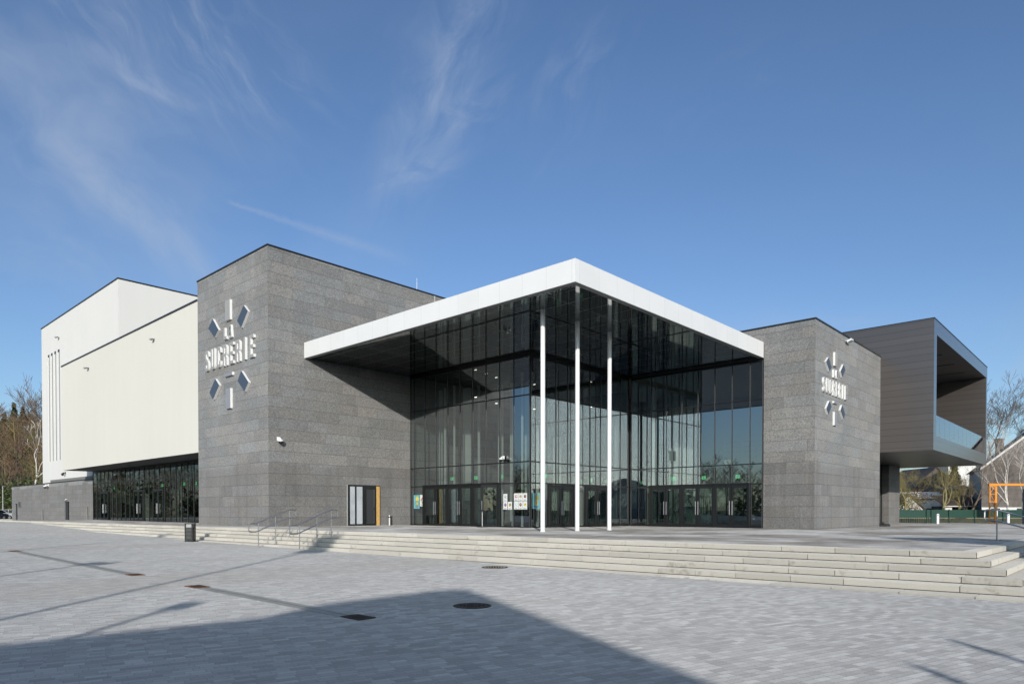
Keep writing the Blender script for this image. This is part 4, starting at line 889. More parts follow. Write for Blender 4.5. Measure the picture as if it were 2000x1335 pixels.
for Y, lb in ((25.75, 'steel handrail loop up the steps, the left one before the stone tower'), (22.95, 'steel handrail loop up the steps, nearer the service door')):
    xe = edge(Y); lo = Vector((xe - 2.25, Y, pz(Y) + 0.92)); hi = Vector((xe - 0.81, Y, tz(xe) + 0.86))
    xs_ = [xe - 2.15, xe - 1.42, xe - 0.80]
    rail('handrail', (lo, hi), None, [Vector((x, Y, step_z(x, Y))) for x in xs_], lb)
X = 24.9; lo = Vector((X, EY - 1.4, pz(0) + 0.95)); hi = Vector((X, EY + 0.70, tz(X) + 0.93))
rail('handrail', (lo, hi), None, [Vector((X, EY + 0.69, tz(X))), Vector((X, EY - 1.6, pz(0)))], 'steel handrail loop at the right-hand end of the steps')

# ------------------------------------------------------------------ litter bin, ash bin, ash post, bollards
def litter_bin(p):
    p = Vector(p); t = thing('litter_bin', 'black slatted litter bin with a pale top standing on the plaza before the steps', 'bin', tuple(p))
    R3 = Matrix.Rotation(rad(-47), 3, 'Z'); ax = R3 @ Vector((1, 0, 0)); ay = R3 @ Vector((0, 1, 0)); w = 0.15
    b = MB()
    for sx in (-1, 1):
        for sy in (-1, 1): b.obox(p + ax * sx * w + ay * sy * w + UP * 0.40, ax * 0.022, ay * 0.022, UP * 0.40, 'bin_black')
    b.obox(p + UP * 0.06, ax * w, ay * w, UP * 0.04, 'bin_black'); b.obox(p + UP * 0.62, ax * w, ay * w, UP * 0.025, 'bin_black'); b.build('frame', t)
    for k, (d, s_) in enumerate(((ay, -1), (ay, 1), (ax, -1), (ax, 1))):
        b = MB(); o = ax if k < 2 else ay
        for i in range(8): b.obox(p + d * s_ * (w + 0.015) + UP * (0.12 + i * 0.062), o * (w - 0.03), d * 0.008, UP * 0.020, 'bin_black')
        b.obox(p + d * s_ * (w - 0.03) + UP * 0.34, o * (w - 0.03), d * 0.004, UP * 0.26, 'dark_steel'); b.build('slat_panel', t)
    b = MB(); b.obox(p + UP * 0.715, ax * (w - 0.025), ay * (w - 0.025), UP * 0.07, 'steel'); b.build('liner', t)
    b = MB(); b.obox(p + UP * 0.815, ax * (w + 0.025), ay * (w + 0.025), UP * 0.016, 'bin_black'); b.build('lid', t)
litter_bin((12.75, 31.25, pz(31.25)))
p = (25.38, 33.36, tz(25.4)); t = thing('ash_bin', 'slim silver cylinder ash bin against the stone wall right of the service door', 'ash bin', p)
b = MB(); b.lathe(p, [(0.10, 0.0), (0.10, 0.46), (0.10, 0.47)], 'steel', 20); b.build('body', t, smooth=False)
b = MB(); b.lathe(p, [(0.075, 0.47), (0.08, 0.53)], 'black_plastic', 16); b.build('opening', t); b = MB(); b.lathe(p, [(0.10, 0.53), (0.10, 0.62), (0.04, 0.65)], 'steel', 20); b.build('cap', t)
p = (26.3, 26.35, tz(26.3)); t = thing('ash_post', 'dark ash post on a square foot before the open glass door', 'ash post', p)
b = MB(); b.box(p[0] - 0.22, p[1] - 0.22, p[2], p[0] + 0.22, p[1] + 0.22, p[2] + 0.05, 'black_plastic'); b.build('foot', t)
b = MB(); b.tube([p, (p[0], p[1], p[2] + 0.86)], 0.045, 'dark_steel', 12); b.build('stem', t); b = MB(); b.lathe((p[0], p[1], p[2] + 0.82), [(0.05, 0), (0.12, 0.03), (0.12, 0.09), (0.03, 0.14)], 'black_plastic', 16); b.build('bowl', t)
for (x, d, lb) in ((38.0, 61.0, 'white square bollard before the green fence, under the dark balcony'), (44.3, 61.0, 'white square bollard behind the right handrail')):
    q = CF(x, d); z = tz(q.x); t = thing('bollard', lb, 'bollard', (q.x, q.y, z), 'white bollards')
    b = MB(); b.obox(q + UP * (z + 0.45), RX * 0.10, FW * 0.10, UP * 0.45, 'white_paint'); b.build('post', t)
    b = MB(); b.obox(q + UP * (z + 0.80) - FW * 0.102, RX * 0.06, FW * 0.004, UP * 0.03, 'black_plastic'); b.build('light_slot', t)
b = MB(); q = Vector((50.4, 12.6, 0)); b.box(50.0, 12.3, -0.3, 51.0, 13.0, 0.02, 'inside_dark'); b.box(50.05, 12.35, 0.02, 50.95, 12.95, 0.06, 'black_plastic'); tag(b.build('floor_box', loc=(50.5, 12.6, -0.1)), 'low dark box on the ground at the foot of the right stone block', 'box')

# ------------------------------------------------------------------ background on the right
GZ = -0.42
def tree(name, base, hgt, seed, m_, lb, cat='tree', lean=(0, 0), levels=5, spread=0.62, r0=0.16, fork=0.3, group=None, twigm=None, up=0.35, kids=3, parent_only=False, bmul=0.72, rmin=0.004):
    rs = random.Random(seed); base = Vector(base); t = thing(name, lb, cat, tuple(base), group) if not parent_only else None
    bt, bc = MB(), MB()
    def grow(p, d, L, r, lev):
        n = 3; pts = [p]; rr_ = [r]
        for i in range(n):
            d = (d + Vector((rs.gauss(0, 0.13), rs.gauss(0, 0.13), rs.gauss(0, 0.08) + up * 0.12))).normalized(); p = p + d * L / n; pts.append(p); rr_.append(max(r * (1 - 0.42 * (i + 1) / n), rmin))
        (bt if lev <= 1 else bc).tube(pts, rr_, m_ if lev <= 2 or not twigm else twigm, 6 if lev <= 1 else (4 if lev <= 2 else 3), cap=False)
        if lev >= levels: return
        k = kids if lev else kids + 1
        for i in range(k):
            f = 1.0 if i == 0 else rs.uniform(0.45, 1.0); q = pts[0].lerp(pts[-1], f) if False else pts[min(n, max(1, round(f * n)))]
            th = rs.uniform(0, 2 * math.pi); sp_ = spread * rs.uniform(0.55, 1.25) * (0.5 if i == 0 else 1)
            a = d.cross(Vector((0.3, 0.2, 1))).normalized(); b2 = a.cross(d)
            nd = (d * math.cos(sp_) + (a * math.cos(th) + b2 * math.sin(th)) * math.sin(sp_)).normalized()
            grow(q, nd, L * bmul * rs.uniform(0.75, 1.15), rr_[-1] * (0.85 if i == 0 else 0.62), lev + 1)
    d0 = Vector((lean[0], lean[1], 1)).normalized(); grow(base - UP * 0.1, d0, hgt * fork, r0, 0)
    if parent_only: return bt, bc
    bt.build('trunk', t, smooth=True); bc.build('crown', t); return t
def plant(name, c, rx, rz, seed, m_, lb, cat='bush', group=None, n=900, leaf=0.16, cone=False, parent_only=False, mb=None):
    rs = random.Random(seed); c = Vector(c); b = mb or MB()
    cl = [(rs.gauss(0, 0.5), rs.gauss(0, 0.5), rs.random()) for _ in range(14)]
    for i in range(n):
        if cone: hh = rs.random() ** 1.3; rr_ = (1 - hh) * rx * (0.55 + 0.45 * rs.random()) * (0.75 + 0.25 * math.sin(hh * 42)); th = rs.uniform(0, 6.283); p = c + Vector((rr_ * math.cos(th), rr_ * math.sin(th), hh * rz))
        else:
            q = rs.choice(cl); v_ = Vector((q[0] + rs.gauss(0, 0.28), q[1] + rs.gauss(0, 0.28), max(0.02, q[2] + rs.gauss(0, 0.16)))); p = c + Vector((v_.x * rx, v_.y * rx, v_.z * rz))
        a = Vector((rs.gauss(0, 1), rs.gauss(0, 1), rs.gauss(0, 0.6))).normalized(); e = a.cross(Vector((rs.gauss(0, 1), rs.gauss(0, 1), rs.gauss(0, 1)))).normalized(); s_ = leaf * rs.uniform(0.6, 1.4)
        b.face([p - a * s_, p + e * s_ * 0.6, p + a * s_, p - e * s_ * 0.6], m_)
    if mb: return
    t = thing(name, lb, cat, tuple(c), group); b.build('foliage', t); s_ = MB(); s_.tube([c - UP * 0.3, c + UP * rz * 0.6], [0.12, 0.05], 'bark', 6); s_.build('trunk', t); return t

# fence
fd = 67.0; fx0, fx1 = 36.5, 54.0
t = thing('mesh_fence', 'green metal fence with dark green screening along the far edge of the terrace', 'fence', tuple(CF(36.5, fd, GZ)))
b = MB()
for x in (36.6, 40.7, 42.9, 45.4, 48.2, 50.6, 53.0): 
    b = MB(); b.obox(CF(x, fd, GZ + 0.72), RX * 0.045, FW * 0.045, UP * 0.74, 'green_metal'); b.build('post', t)
b = MB(); b.obox(CF(41.4, fd, GZ + 0.70), RX * 0.28, FW * 0.06, UP * 0.70, 'green_metal'); b.build('gate_post', t)
b = MB()
for z in (0.06, 0.66, 0.70): b.obox(CF((fx0 + fx1) / 2, fd, GZ + z), RX * (fx1 - fx0) / 2, FW * 0.015, UP * 0.02, 'green_metal')
x = fx0
while x < 41.2: b.obox(CF(x, fd, GZ + 0.36), RX * 0.014, FW * 0.014, UP * 0.30, 'green_metal'); x += 0.22
b.build('railing', t)
b = MB(); 
b.obox(CF((fx0 + fx1) / 2 + 0.5, fd + 0.08, GZ + 1.06), RX * (fx1 - fx0) / 2, FW * 0.01, UP * 0.37, 'green_metal'); b.build('screen_mesh', t)
b = MB(); b.obox(CF(46, 70.5, GZ + 0.28), RX * 11, FW * 0.15, UP * 0.36, 'beige_wall'); b.obox(CF(46, 70.5, GZ + 0.66), RX * 11, FW * 0.19, UP * 0.03, 'drain_concrete'); tag(b.build('garden_wall', loc=tuple(CF(46, 70.5, GZ))), 'low beige garden wall behind the green fence', 'wall')
b = MB(); b.obox(CF(62, 76, -0.56), RX * 30, FW * 14, UP * 0.02, 'grass'); structure(b.build('lawn'))
b = MB()
for i in range(12):
    for k in range(8):
        hx = lambda i_: 38 + i_ * 2.2
        hz = lambda k_: -0.5 + 3.6 * (1 / (1 + math.exp(-(k_ - 3.0) * 1.3)))
        b.face([CF(hx(i), 78 + k * 5, hz(k)), CF(hx(i + 1), 78 + k * 5, hz(k)), CF(hx(i + 1), 83 + k * 5, hz(k + 1)), CF(hx(i), 83 + k * 5, hz(k + 1))], 'grass')
structure(b.build('garden_slope', smooth=True, weld=True))

def house(name, lb, c, wx, wd, hw, hr, wallm, roofm, windows=(), chim=None, gable_front=False, over=0.3):
    """c = base centre of front in plaza frame (x, d, z); ridge along RX unless gable_front"""
    x, d, z = c; t = thing(name, lb, 'house', tuple(CF(x, d, z)))
    b = MB(); P = lambda a, q, zz: CF(x + a, d + q, z + zz)
    w2 = wx / 2
    if gable_front:
        b.face([P(-w2, 0, 0), P(w2, 0, 0), P(w2, 0, hw), P(0, 0, hw + hr), P(-w2, 0, hw)], wallm); b.face([P(w2, wd, 0), P(-w2, wd, 0), P(-w2, wd, hw), P(0, wd, hw + hr), P(w2, wd, hw)], wallm)
    else:
        b.face([P(-w2, 0, 0), P(w2, 0, 0), P(w2, 0, hw), P(-w2, 0, hw)], wallm); b.face([P(w2, wd, 0), P(-w2, wd, 0), P(-w2, wd, hw), P(w2, wd, hw)], wallm)
        for s_ in (-1, 1): b.face([P(s_ * w2, 0, 0), P(s_ * w2, wd, 0), P(s_ * w2, wd, hw), P(s_ * w2, wd / 2, hw + hr), P(s_ * w2, 0, hw)][::s_], wallm)
    if gable_front:
        for s_ in (-1, 1): b.face([P(s_ * w2, 0, 0), P(s_ * w2, wd, 0), P(s_ * w2, wd, hw), P(s_ * w2, 0, hw)][::s_], wallm)
    b.build('wall', t)
    b = MB()
    if gable_front:
        for s_ in (-1, 1):
            n = Vector((0, 0, 1)); q = [P(s_ * (w2 + over), -over, hw - over * hr / w2), P(s_ * (w2 + over), wd + over, hw - over * hr / w2), P(0, wd + over, hw + hr), P(0, -over, hw + hr)]
            q = [p + UP * 0.02 for p in q]; b.prism(q if s_ > 0 else q[::-1], UP * 0.16, roofm)
    else:
        for y0, y1 in ((-over, wd / 2), (wd + over, wd / 2)):
            q = [P(-w2 - over, y0, hw - over * hr / (wd / 2) + 0.02), P(w2 + over, y0, hw - over * hr / (wd / 2) + 0.02), P(w2 + over, y1, hw + hr + 0.02), P(-w2 - over, y1, hw + hr + 0.02)]
            b.prism(q if y0 < 0 else q[::-1], UP * 0.16, roofm)
    rf = b.build('roof', t)
    if chim:
        a, q, ch = chim; b = MB(); b.obox(P(a, q, ch), RX * 0.35, FW * 0.3, UP * 0.8, 'brick'); b.build('chimney', rf)
    for (a0, a1, z0, z1, mn) in windows:
        b = MB(); b.obox(P((a0 + a1) / 2, -0.03, (z0 + z1) / 2), RX * (a1 - a0) / 2, FW * 0.028, UP * (z1 - z0) / 2, mn); wn = b.build('window', t)
        b = MB(); 
        for zz in (z0 - 0.04, z1 + 0.04): b.obox(P((a0 + a1) / 2, -0.05, zz), RX * ((a1 - a0) / 2 + 0.08), FW * 0.05, UP * 0.04, 'white_wash')
        b.build('frame', wn)
    return t
# brown-roofed brick house seen under the balcony
house('brick_house', 'brick house with a steep brown gable roof seen under the dark balcony', (67.0, 108, 2.2), 7.8, 9, 2.0, 3.4, 'slate', 'roof_tile', gable_front=True)
house('white_house', 'tall white house behind the brick house, right of the dark conifer', (80.5, 122, 2.0), 5.2, 6, 7.5, 2.0, 'white_wash', 'roof_tile', [(-1.4, -0.4, 4.0, 5.2, 'inside_dark')], gable_front=False)
house('white_cottage', 'small white gabled cottage behind the leafless trees at the left of the fence', (47.6, 82, -0.45), 3.6, 5, 1.5, 1.7, 'white_wash', 'roof_tile', gable_front=True)
house('white_outhouse', 'long low white outhouse with a pale roof behind the small trees', (56.5, 92, 1.2), 8.5, 4, 1.4, 0.7, 'white_wash', 'white_wash', [(1.2, 2.0, 0.3, 1.0, 'ink_grey'), (2.4, 3.0, 0.3, 1.0, 'ink_grey')])
# brick wall behind gazebo
b = MB(); b.obox(CF(72.5, 101, 2.9), RX * 6.5, FW * 0.15, UP * 1.1, 'brick'); b.obox(CF(72.5, 101, 4.03), RX * 6.6, FW * 0.2, UP * 0.04, 'roof_tile'); tag(b.build('brick_wall', loc=tuple(CF(72.5, 101, 1.8))), 'red-brown brick garden wall behind the blue gazebo', 'wall')
# gazebo
gx, gd, gz = 60.0, 92.0, 3.0
t = thing('gazebo', 'blue-grey canvas gazebo with white posts on the raised garden', 'gazebo', tuple(CF(gx, gd, gz)))
b = MB(); 
w = 1.75; base = [CF(gx - w, gd - 1.4, gz + 0.80), CF(gx + w, gd - 1.4, gz + 0.80), CF(gx + w, gd + 1.4, gz + 0.80), CF(gx - w, gd + 1.4, gz + 0.80)]; rdg = [CF(gx - 0.8, gd, gz + 1.32), CF(gx + 0.8, gd, gz + 1.32)]
b.face([base[0], base[1], rdg[1], rdg[0]], 'canvas_blue'); b.face([base[1], base[2], rdg[1]], 'canvas_blue'); b.face([base[2], base[3], rdg[0], rdg[1]], 'canvas_blue'); b.face([base[3], base[0], rdg[0]], 'canvas_blue'); b.build('canopy_roof', t)
for x in (-1.7, -0.05, 0.3, 1.7):
    b = MB(); b.obox(CF(gx + x, gd - 1.36, gz + 0.38), RX * 0.07, FW * 0.05, UP * 0.42, 'white_paint'); b.build('post', t)
b = MB(); b.obox(CF(gx - 0.85, gd + 1.2, gz + 0.5), RX * 0.75, FW * 0.03, UP * 0.5, 'canvas_blue'); b.obox(CF(gx + 1.0, gd + 1.2, gz + 0.5), RX * 0.65, FW * 0.03, UP * 0.5, 'canvas_blue'); b.build('side_curtain', t)
b = MB()
for k in range(26): b.obox(CF(gx - 2.1 + k * 0.165, gd - 1.7, gz + 0.16), RX * 0.012, FW * 0.012, UP * 0.30, 'black_plastic')
b.obox(CF(gx, gd - 1.7, gz + 0.47), RX * 2.15, FW * 0.02, UP * 0.02, 'black_plastic'); tag(b.build('garden_railing', loc=tuple(CF(gx, gd - 1.7, gz))), 'thin black railing in front of the blue gazebo', 'railing')
# shed with ribbed dark tiles
sx, sdp = 55.6, 84.0
t = thing('garden_shed', 'long open-fronted shed with a dark ribbed roof and white fascia below the gazebo', 'shed', tuple(CF(sx, sdp, -0.45)))
b = MB(); q = [CF(sx - 2.6, sdp - 0.3, 1.45), CF(sx + 3.2, sdp - 0.3, 1.45), CF(sx + 2.2, sdp + 2.6, 2.75), CF(sx - 2.6, sdp + 2.6, 2.75)]; b.prism(q, UP * 0.08, 'roof_tile')
for k in range(24):
    f = k / 24; p0 = q[0].lerp(q[1], f) + UP * 0.1; p1 = q[3].lerp(q[2], f) + UP * 0.1; b.tube([p0, p1], 0.05, 'roof_tile', 5)
b.build('roof', t)
b = MB(); b.obox(CF(sx + 0.3, sdp - 0.34, 1.44), RX * 3.0, FW * 0.03, UP * 0.05, 'verge_white'); b.build('fascia', t)
b = MB(); b.obox(CF(sx + 0.2, sdp + 2.4, 0.5), RX * 2.7, FW * 0.05, UP * 0.95, 'inside_dark'); b.obox(CF(sx - 2.4, sdp + 1.2, 0.5), RX * 0.05, FW * 1.2, UP * 0.95, 'slate'); b.build('wall', t)
for x, w in ((-2.2, 0.75), (-0.1, 0.34), (1.75, 0.48)):
    b = MB(); b.obox(CF(sx + x + 0.3, sdp + 0.1, 0.85), RX * w / 1.6, FW * 0.03, UP * 0.5, 'white_wash'); b.build('white_panel', t)
# retaining mound wall right of the gazebo with the brownish roof edge
b = MB(); b.obox(CF(62.5, 88.5, 2.35), RX * 3.3, FW * 0.4, UP * 0.25, 'bark_olive'); b.obox(CF(62.5, 88.7, 1.0), RX * 3.2, FW * 0.2, UP * 1.1, 'inside_dark'); tag(b.build('retaining_wall', loc=tuple(CF(62.5, 88.5, 0))), 'dark retaining wall with a brown timber edge below the gazebo', 'wall')

# big slate house on the right: gable wall to the plaza, white verge climbing to the right
hx, hd = 55.0, 80.0
t = thing('slate_house', 'big slate-clad house with a white-edged roof rising to the right behind the orange frame', 'house', tuple(CF(hx, hd, -0.5)))
zr = lambda x: 6.05 + (x - hx) * 0.735
b = MB(); xr = hx + 9
b.face([CF(hx, hd, 0.9), CF(xr + 9, hd, 0.9), CF(xr + 9, hd, zr(hx)), CF(xr, hd, zr(xr)), CF(hx, hd, zr(hx))], 'slate')
SK = 7.9; b.face([CF(hx + SK, hd + 14, -0.5), CF(hx, hd, -0.5), CF(hx, hd, zr(hx)), CF(hx + SK, hd + 14, zr(hx))], 'totem_grey'); b.face([CF(xr + 9, hd, 0.9), CF(xr + 9 + SK, hd + 14, 0.9), CF(xr + 9 + SK, hd + 14, zr(hx)), CF(xr + 9, hd, zr(hx))], 'slate')  # left end wall: its blue shade is put into the colour
for k in range(22):
    zz = 1.2 + k * 0.55
    xa = max(hx, hx + (zz - zr(hx)) / 0.735 + 0.05) if zz > zr(hx) else hx; xb = xr + 9 - (max(0, zz - zr(hx)) / 0.735)
    if xb > xa + 0.3: b.obox(CF((xa + xb) / 2, hd - 0.012, zz), RX * (xb - xa) / 2, FW * 0.012, UP * 0.012, 'roof_tile')
b.build('wall', t)
b = MB(); q = [CF(hx - 0.4, hd - 0.3, zr(hx - 0.4)), CF(xr, hd - 0.3, zr(xr)), CF(xr + SK, hd + 14, zr(xr)), CF(hx - 0.4 + SK, hd + 14, zr(hx - 0.4))]; b.prism(q[::-1], UP * 0.15, 'roof_tile')
q = [CF(xr + 9.4, hd - 0.3, zr(hx - 0.4)), CF(xr, hd - 0.3, zr(xr)), CF(xr + SK, hd + 14, zr(xr)), CF(xr + 9.4 + SK, hd + 14, zr(hx - 0.4))]; b.prism(q, UP * 0.15, 'roof_tile'); rf = b.build('roof', t)
b = MB(); a0, a1 = CF(hx - 0.45, hd - 0.36, zr(hx - 0.45) + 0.02), CF(xr, hd - 0.36, zr(xr) + 0.02); dr = (a1 - a0) / 2; b.obox((a0 + a1) / 2, dr, FW * 0.05, UP * 0.13, 'verge_white'); b.build('verge', rf)
b = MB(); b.obox(CF(58.6, hd + 2.2, 8.65), RX * 0.34, FW * 0.3, UP * 0.8, 'roof_tile'); b.obox(CF(58.6, hd + 2.2, 9.5), RX * 0.40, FW * 0.36, UP * 0.06, 'slate'); b.build('chimney', rf)
b = MB(); b.face([CF(hx, hd - 0.05, -0.6), CF(xr + 9, hd - 0.05, -0.6), CF(xr + 9, hd - 0.05, 1.3), CF(hx, hd - 0.05, 1.3)], 'white_wash'); 
for x in (hx + 1.6, hx + 4.6): b.obox(CF(x, hd - 0.09, 0.6), RX * 0.5, FW * 0.03, UP * 0.6, 'inside_dark')
b.build('plinth', t)
# orange steel frame
t = thing('steel_frame', 'orange steel portal frame with a lattice leg beside the dark totem', 'frame', tuple(CF(45.9, 65.5, GZ)))
b = MB(); b.obox(CF(50.6, 65.5, 3.42), RX * 4.9, FW * 0.09, UP * 0.10, 'orange_paint'); b.build('beam', t)
b = MB(); z1 = 3.30
for x in (45.8, 46.35): b.obox(CF(x, 65.5, (GZ + z1) / 2), RX * 0.045, FW * 0.045, UP * (z1 - GZ) / 2, 'orange_paint')
b.obox(CF(46.5, 65.6, (GZ + z1) / 2), RX * 0.05, FW * 0.05, UP * (z1 - GZ) / 2, 'orange_paint')
for k in range(5):
    za = GZ + (z1 - GZ) * k / 5; zb = GZ + (z1 - GZ) * (k + 1) / 5; s_ = 1 if k % 2 else -1
    b.tube([CF(46.07 + 0.27 * s_, 65.5, za), CF(46.07 - 0.27 * s_, 65.5, zb)], 0.03, 'orange_paint', 5); b.obox(CF(46.07, 65.5, zb - 0.03), RX * 0.25, FW * 0.03, UP * 0.03, 'orange_paint')
b.build('lattice_leg', t)
b = MB(); b.obox(CF(55.3, 65.5, (GZ + z1) / 2), RX * 0.06, FW * 0.06, UP * (z1 - GZ) / 2, 'orange_paint'); b.build('plain_leg', t)
# dark totem
q = CF(46.3, 61.0); t = thing('info_totem', 'dark blue-grey info totem at the right edge of the terrace', 'totem', (q.x, q.y, GZ))
b = MB(); b.obox(q + UP * (GZ + 1.6), RX * 0.62, FW * 0.12, UP * 1.6, 'totem_grey'); b.build('panel', t); b = MB(); b.obox(q + UP * (GZ + 1.75) - RX * 0.5 - FW * 0.125, RX * 0.05, FW * 0.01, UP * 1.4, 'grey_mullion')
for k in range(6): b.obox(q + UP * (GZ + 0.8 + 0.12 * k) - RX * 0.35 - FW * 0.125, RX * 0.02, FW * 0.006, UP * 0.02, 'paper')
b.build('edge_strip', t); b = MB(); b.obox(q + UP * (GZ + 3.23), RX * 0.66, FW * 0.16, UP * 0.03, 'grey_mullion'); b.build('top_cap', t)
# trees on the right
tree('young_tree', CF(42.2, 73.2, GZ), 7.8, 11, 'bark_olive', 'olive-twigged leafless tree behind the left end of the green fence, next to the stone pillar', levels=6, r0=0.13, spread=0.75, fork=0.34, up=0.6, kids=4, group='small leafless trees behind the fence', bmul=0.66)
tree('young_tree', CF(46.4, 74.2, GZ), 7.4, 23, 'bark_olive', 'forked leafless tree rising behind the white bollard', levels=5, r0=0.14, spread=0.48, fork=0.40, up=0.5, kids=3, group='small leafless trees behind the fence')
tree('young_tree', CF(49.0, 74.0, GZ), 7.6, 5, 'bark', 'dark leaning leafless tree right of the shed', levels=6, r0=0.16, lean=(0.35, -0.38), spread=0.65, fork=0.36, up=0.8, kids=3, group='small leafless trees behind the fence')
for k, (x, d, hgt, mm, lb) in enumerate(((44.4, 78.5, 7.0, 'bark_olive', 'bushy olive-brown leafless tree in the second row, left behind the fence'), (51.8, 79.0, 7.2, 'bark_olive', 'thin olive leafless tree standing before the shade-tinted end wall of the slate house'), (41.0, 80.0, 7.5, 'bark_olive', 'leafless tree mostly hidden behind the stone pillar'))):
    tree('young_tree', CF(x, d, GZ), hgt, 60 + k, mm, lb, levels=6, r0=0.11, spread=0.7, fork=0.3, up=0.5, kids=4, group='small leafless trees behind the fence', bmul=0.7)
tree('birch_tree', CF(53.0, 73.0, GZ), 12.5, 31, 'bark_birch', 'white-barked birch with a forked trunk before the slate house', levels=6, r0=0.13, spread=0.42, fork=0.26, up=1.0, kids=3, bmul=0.78)
tree('birch_tree', CF(56.8, 76.0, GZ), 11.5, 37, 'bark_birch', 'second birch with drooping white limbs at the right edge of the picture', levels=6, r0=0.11, spread=0.45, fork=0.3, up=0.6, kids=3)
tree('bare_tree', CF(66.0, 96.0, 1.5), 19.0, 47, 'bark_grey', 'large leafless tree with a wide fan of twigs against the sky beside the dark balcony', levels=7, r0=0.34, lean=(0.12, -0.14), spread=0.60, fork=0.30, up=0.5, kids=3, bmul=0.77, rmin=0.015)
plant('conifer', CF(72.5, 112, 2.0), 2.0, 7.5, 3, 'leaf_dark', 'dark green conifer between the brick house and the white house', 'conifer', n=1500, leaf=0.3, cone=True)
for k, (x, d, rx, rz, mm, lb) in enumerate(((43.3, 76, 1.1, 2.6, 'leaf_hedge', 'dark ivy-green bush at the foot of the leftmost fence tree'), (51.0, 86, 1.4, 1.8, 'twig_rust', 'reddish bush left of the shed'), (46.8, 79, 1.3, 1.5, 'twig_rust', 'brown twiggy bush before the white cottage'), (49.2, 87, 1.6, 2.6, 'leaf_hedge', 'olive shrub above the shed roof'), (60, 97, 1.5, 2.2, 'twig_olive', 'yellowish shrub beside the brick wall'), (50.5, 77, 0.8, 1.2, 'leaf_dark', 'low dark shrub behind the screen by the leaning tree'))):
    plant('shrub', CF(x, d, GZ if d < 80 else 1.6), rx, rz, 70 + k, mm, lb, group='shrubs in the gardens', n=700, leaf=0.11)

# ------------------------------------------------------------------ left: hillside wood, hedge, cars
HB = lambda d: -0.6 + max(0, d - 112) * 0.29
b = MB()
for i in range(16):
    for k in range(14):
        xx = lambda i_: -190 + i_ * 9.0
        dd_ = lambda k_: 110 + k_ * 7.0
        hz = lambda i_, k_: min(HB(dd_(k_)), 17.5) - 0.2 + 0.8 * math.sin(i_ * 1.3 + k_ * 0.7)
        b.face([CF(xx(i), dd_(k), hz(i, k)), CF(xx(i + 1), dd_(k), hz(i + 1, k)), CF(xx(i + 1), dd_(k + 1), hz(i + 1, k + 1)), CF(xx(i), dd_(k + 1), hz(i, k + 1))], 'leaf_litter')
structure(b.build('hillside', smooth=True, weld=True))
def wood_tree(mb, p, hgt, rs, mm, twm):
    """one slender bare wood tree with a haze of fine upright twigs"""
    p = Vector(p); top = p + Vector((rs.gauss(0, 0.6), rs.gauss(0, 0.6), hgt)); mid = p.lerp(top, 0.5) + Vector((rs.gauss(0, 0.3), rs.gauss(0, 0.3), 0))
    mb.tube([p - UP * 0.3, mid, top], [0.16, 0.10, 0.02], mm, 4, cap=False)
    for i in range(16):
        f = rs.uniform(0.3, 0.97); q = p.lerp(top, f); L = (1.1 - f) * hgt * 0.42 + 0.8; th = rs.uniform(0, 6.283); d = Vector((math.cos(th), math.sin(th), rs.uniform(0.5, 1.3))).normalized(); e = q + d * L
        mb.tube([q, q.lerp(e, 0.5) + Vector((0, 0, -0.06 * L)), e], [0.05, 0.03, 0.012], mm, 3, cap=False)
        for j in range(9):
            a = q.lerp(e, rs.uniform(0.2, 1.0)); d2 = (d + Vector((rs.gauss(0, 0.6), rs.gauss(0, 0.6), rs.uniform(0, 0.9)))).normalized(); L2 = L * rs.uniform(0.2, 0.5)
            s_ = d2.cross(Vector((rs.gauss(0, 1), rs.gauss(0, 1), 0.2))).normalized() * 0.030
            mb.face([a - s_, a + s_, a + d2 * L2], twm)
            for jj in range(2):
                a2 = a + d2 * L2 * rs.uniform(0.3, 0.9); d3 = (d2 + Vector((rs.gauss(0, 0.7), rs.gauss(0, 0.7), rs.gauss(0, 0.5)))).normalized(); mb.face([a2 - s_ * 0.8, a2 + s_ * 0.8, a2 + d3 * L2 * 0.6], twm)
rs = random.Random(99); b = MB()
for i in range(190):
    d = rs.uniform(114, 178); f = rs.uniform(-0.90, -0.655); x = f * d
    wood_tree(b, CF(x, d, min(HB(d), 17.5)), rs.uniform(7, 11.5), rs, rs.choice(['bark', 'bark_grey', 'bark', 'bark_olive']), rs.choice(['twig_brown', 'twig_rust', 'twig_olive', 'twig_brown']))
stuff(tag(b.build('hillside_wood'), 'brown leafless wood covering the hillside at the far left', 'wood'))
for k, (f, d, hgt) in enumerate(((-0.742, 168, 13.5), (-0.728, 172, 15.5), (-0.715, 165, 15.5), (-0.752, 165, 12.0), (-0.736, 160, 11))):
    plant('conifer', CF(f * d, d, min(HB(d), 17.5) - 0.5), 3.6, hgt - 4.0, 200 + k, 'leaf_dark', ['dark conifer on the skyline of the wooded hill, second from the left', 'dark conifer on the hill skyline, third from the left', 'tallest dark conifer on the hill skyline, nearest the white tower', 'dark conifer on the hill skyline at the very left edge', 'lower dark conifer in front of the others on the hill'][k], 'conifer', n=900, leaf=0.42, cone=True, group='dark conifers on the hill')
tree('bare_tree', CF(-0.690 * 168, 168, 13.5), 17, 61, 'bark_grey', 'tall leafless tree on the hill crest next to the white tower', levels=6, r0=0.3, spread=0.55, fork=0.28, up=0.5, kids=3, bmul=0.78, rmin=0.03)
tree('bare_tree', CF(-0.667 * 160, 160, 11.5), 20, 62, 'bark', 'reddish leafless tree on the hill crest partly behind the white tower', levels=6, r0=0.3, spread=0.55, fork=0.28, up=0.5, kids=3, bmul=0.78, rmin=0.03)
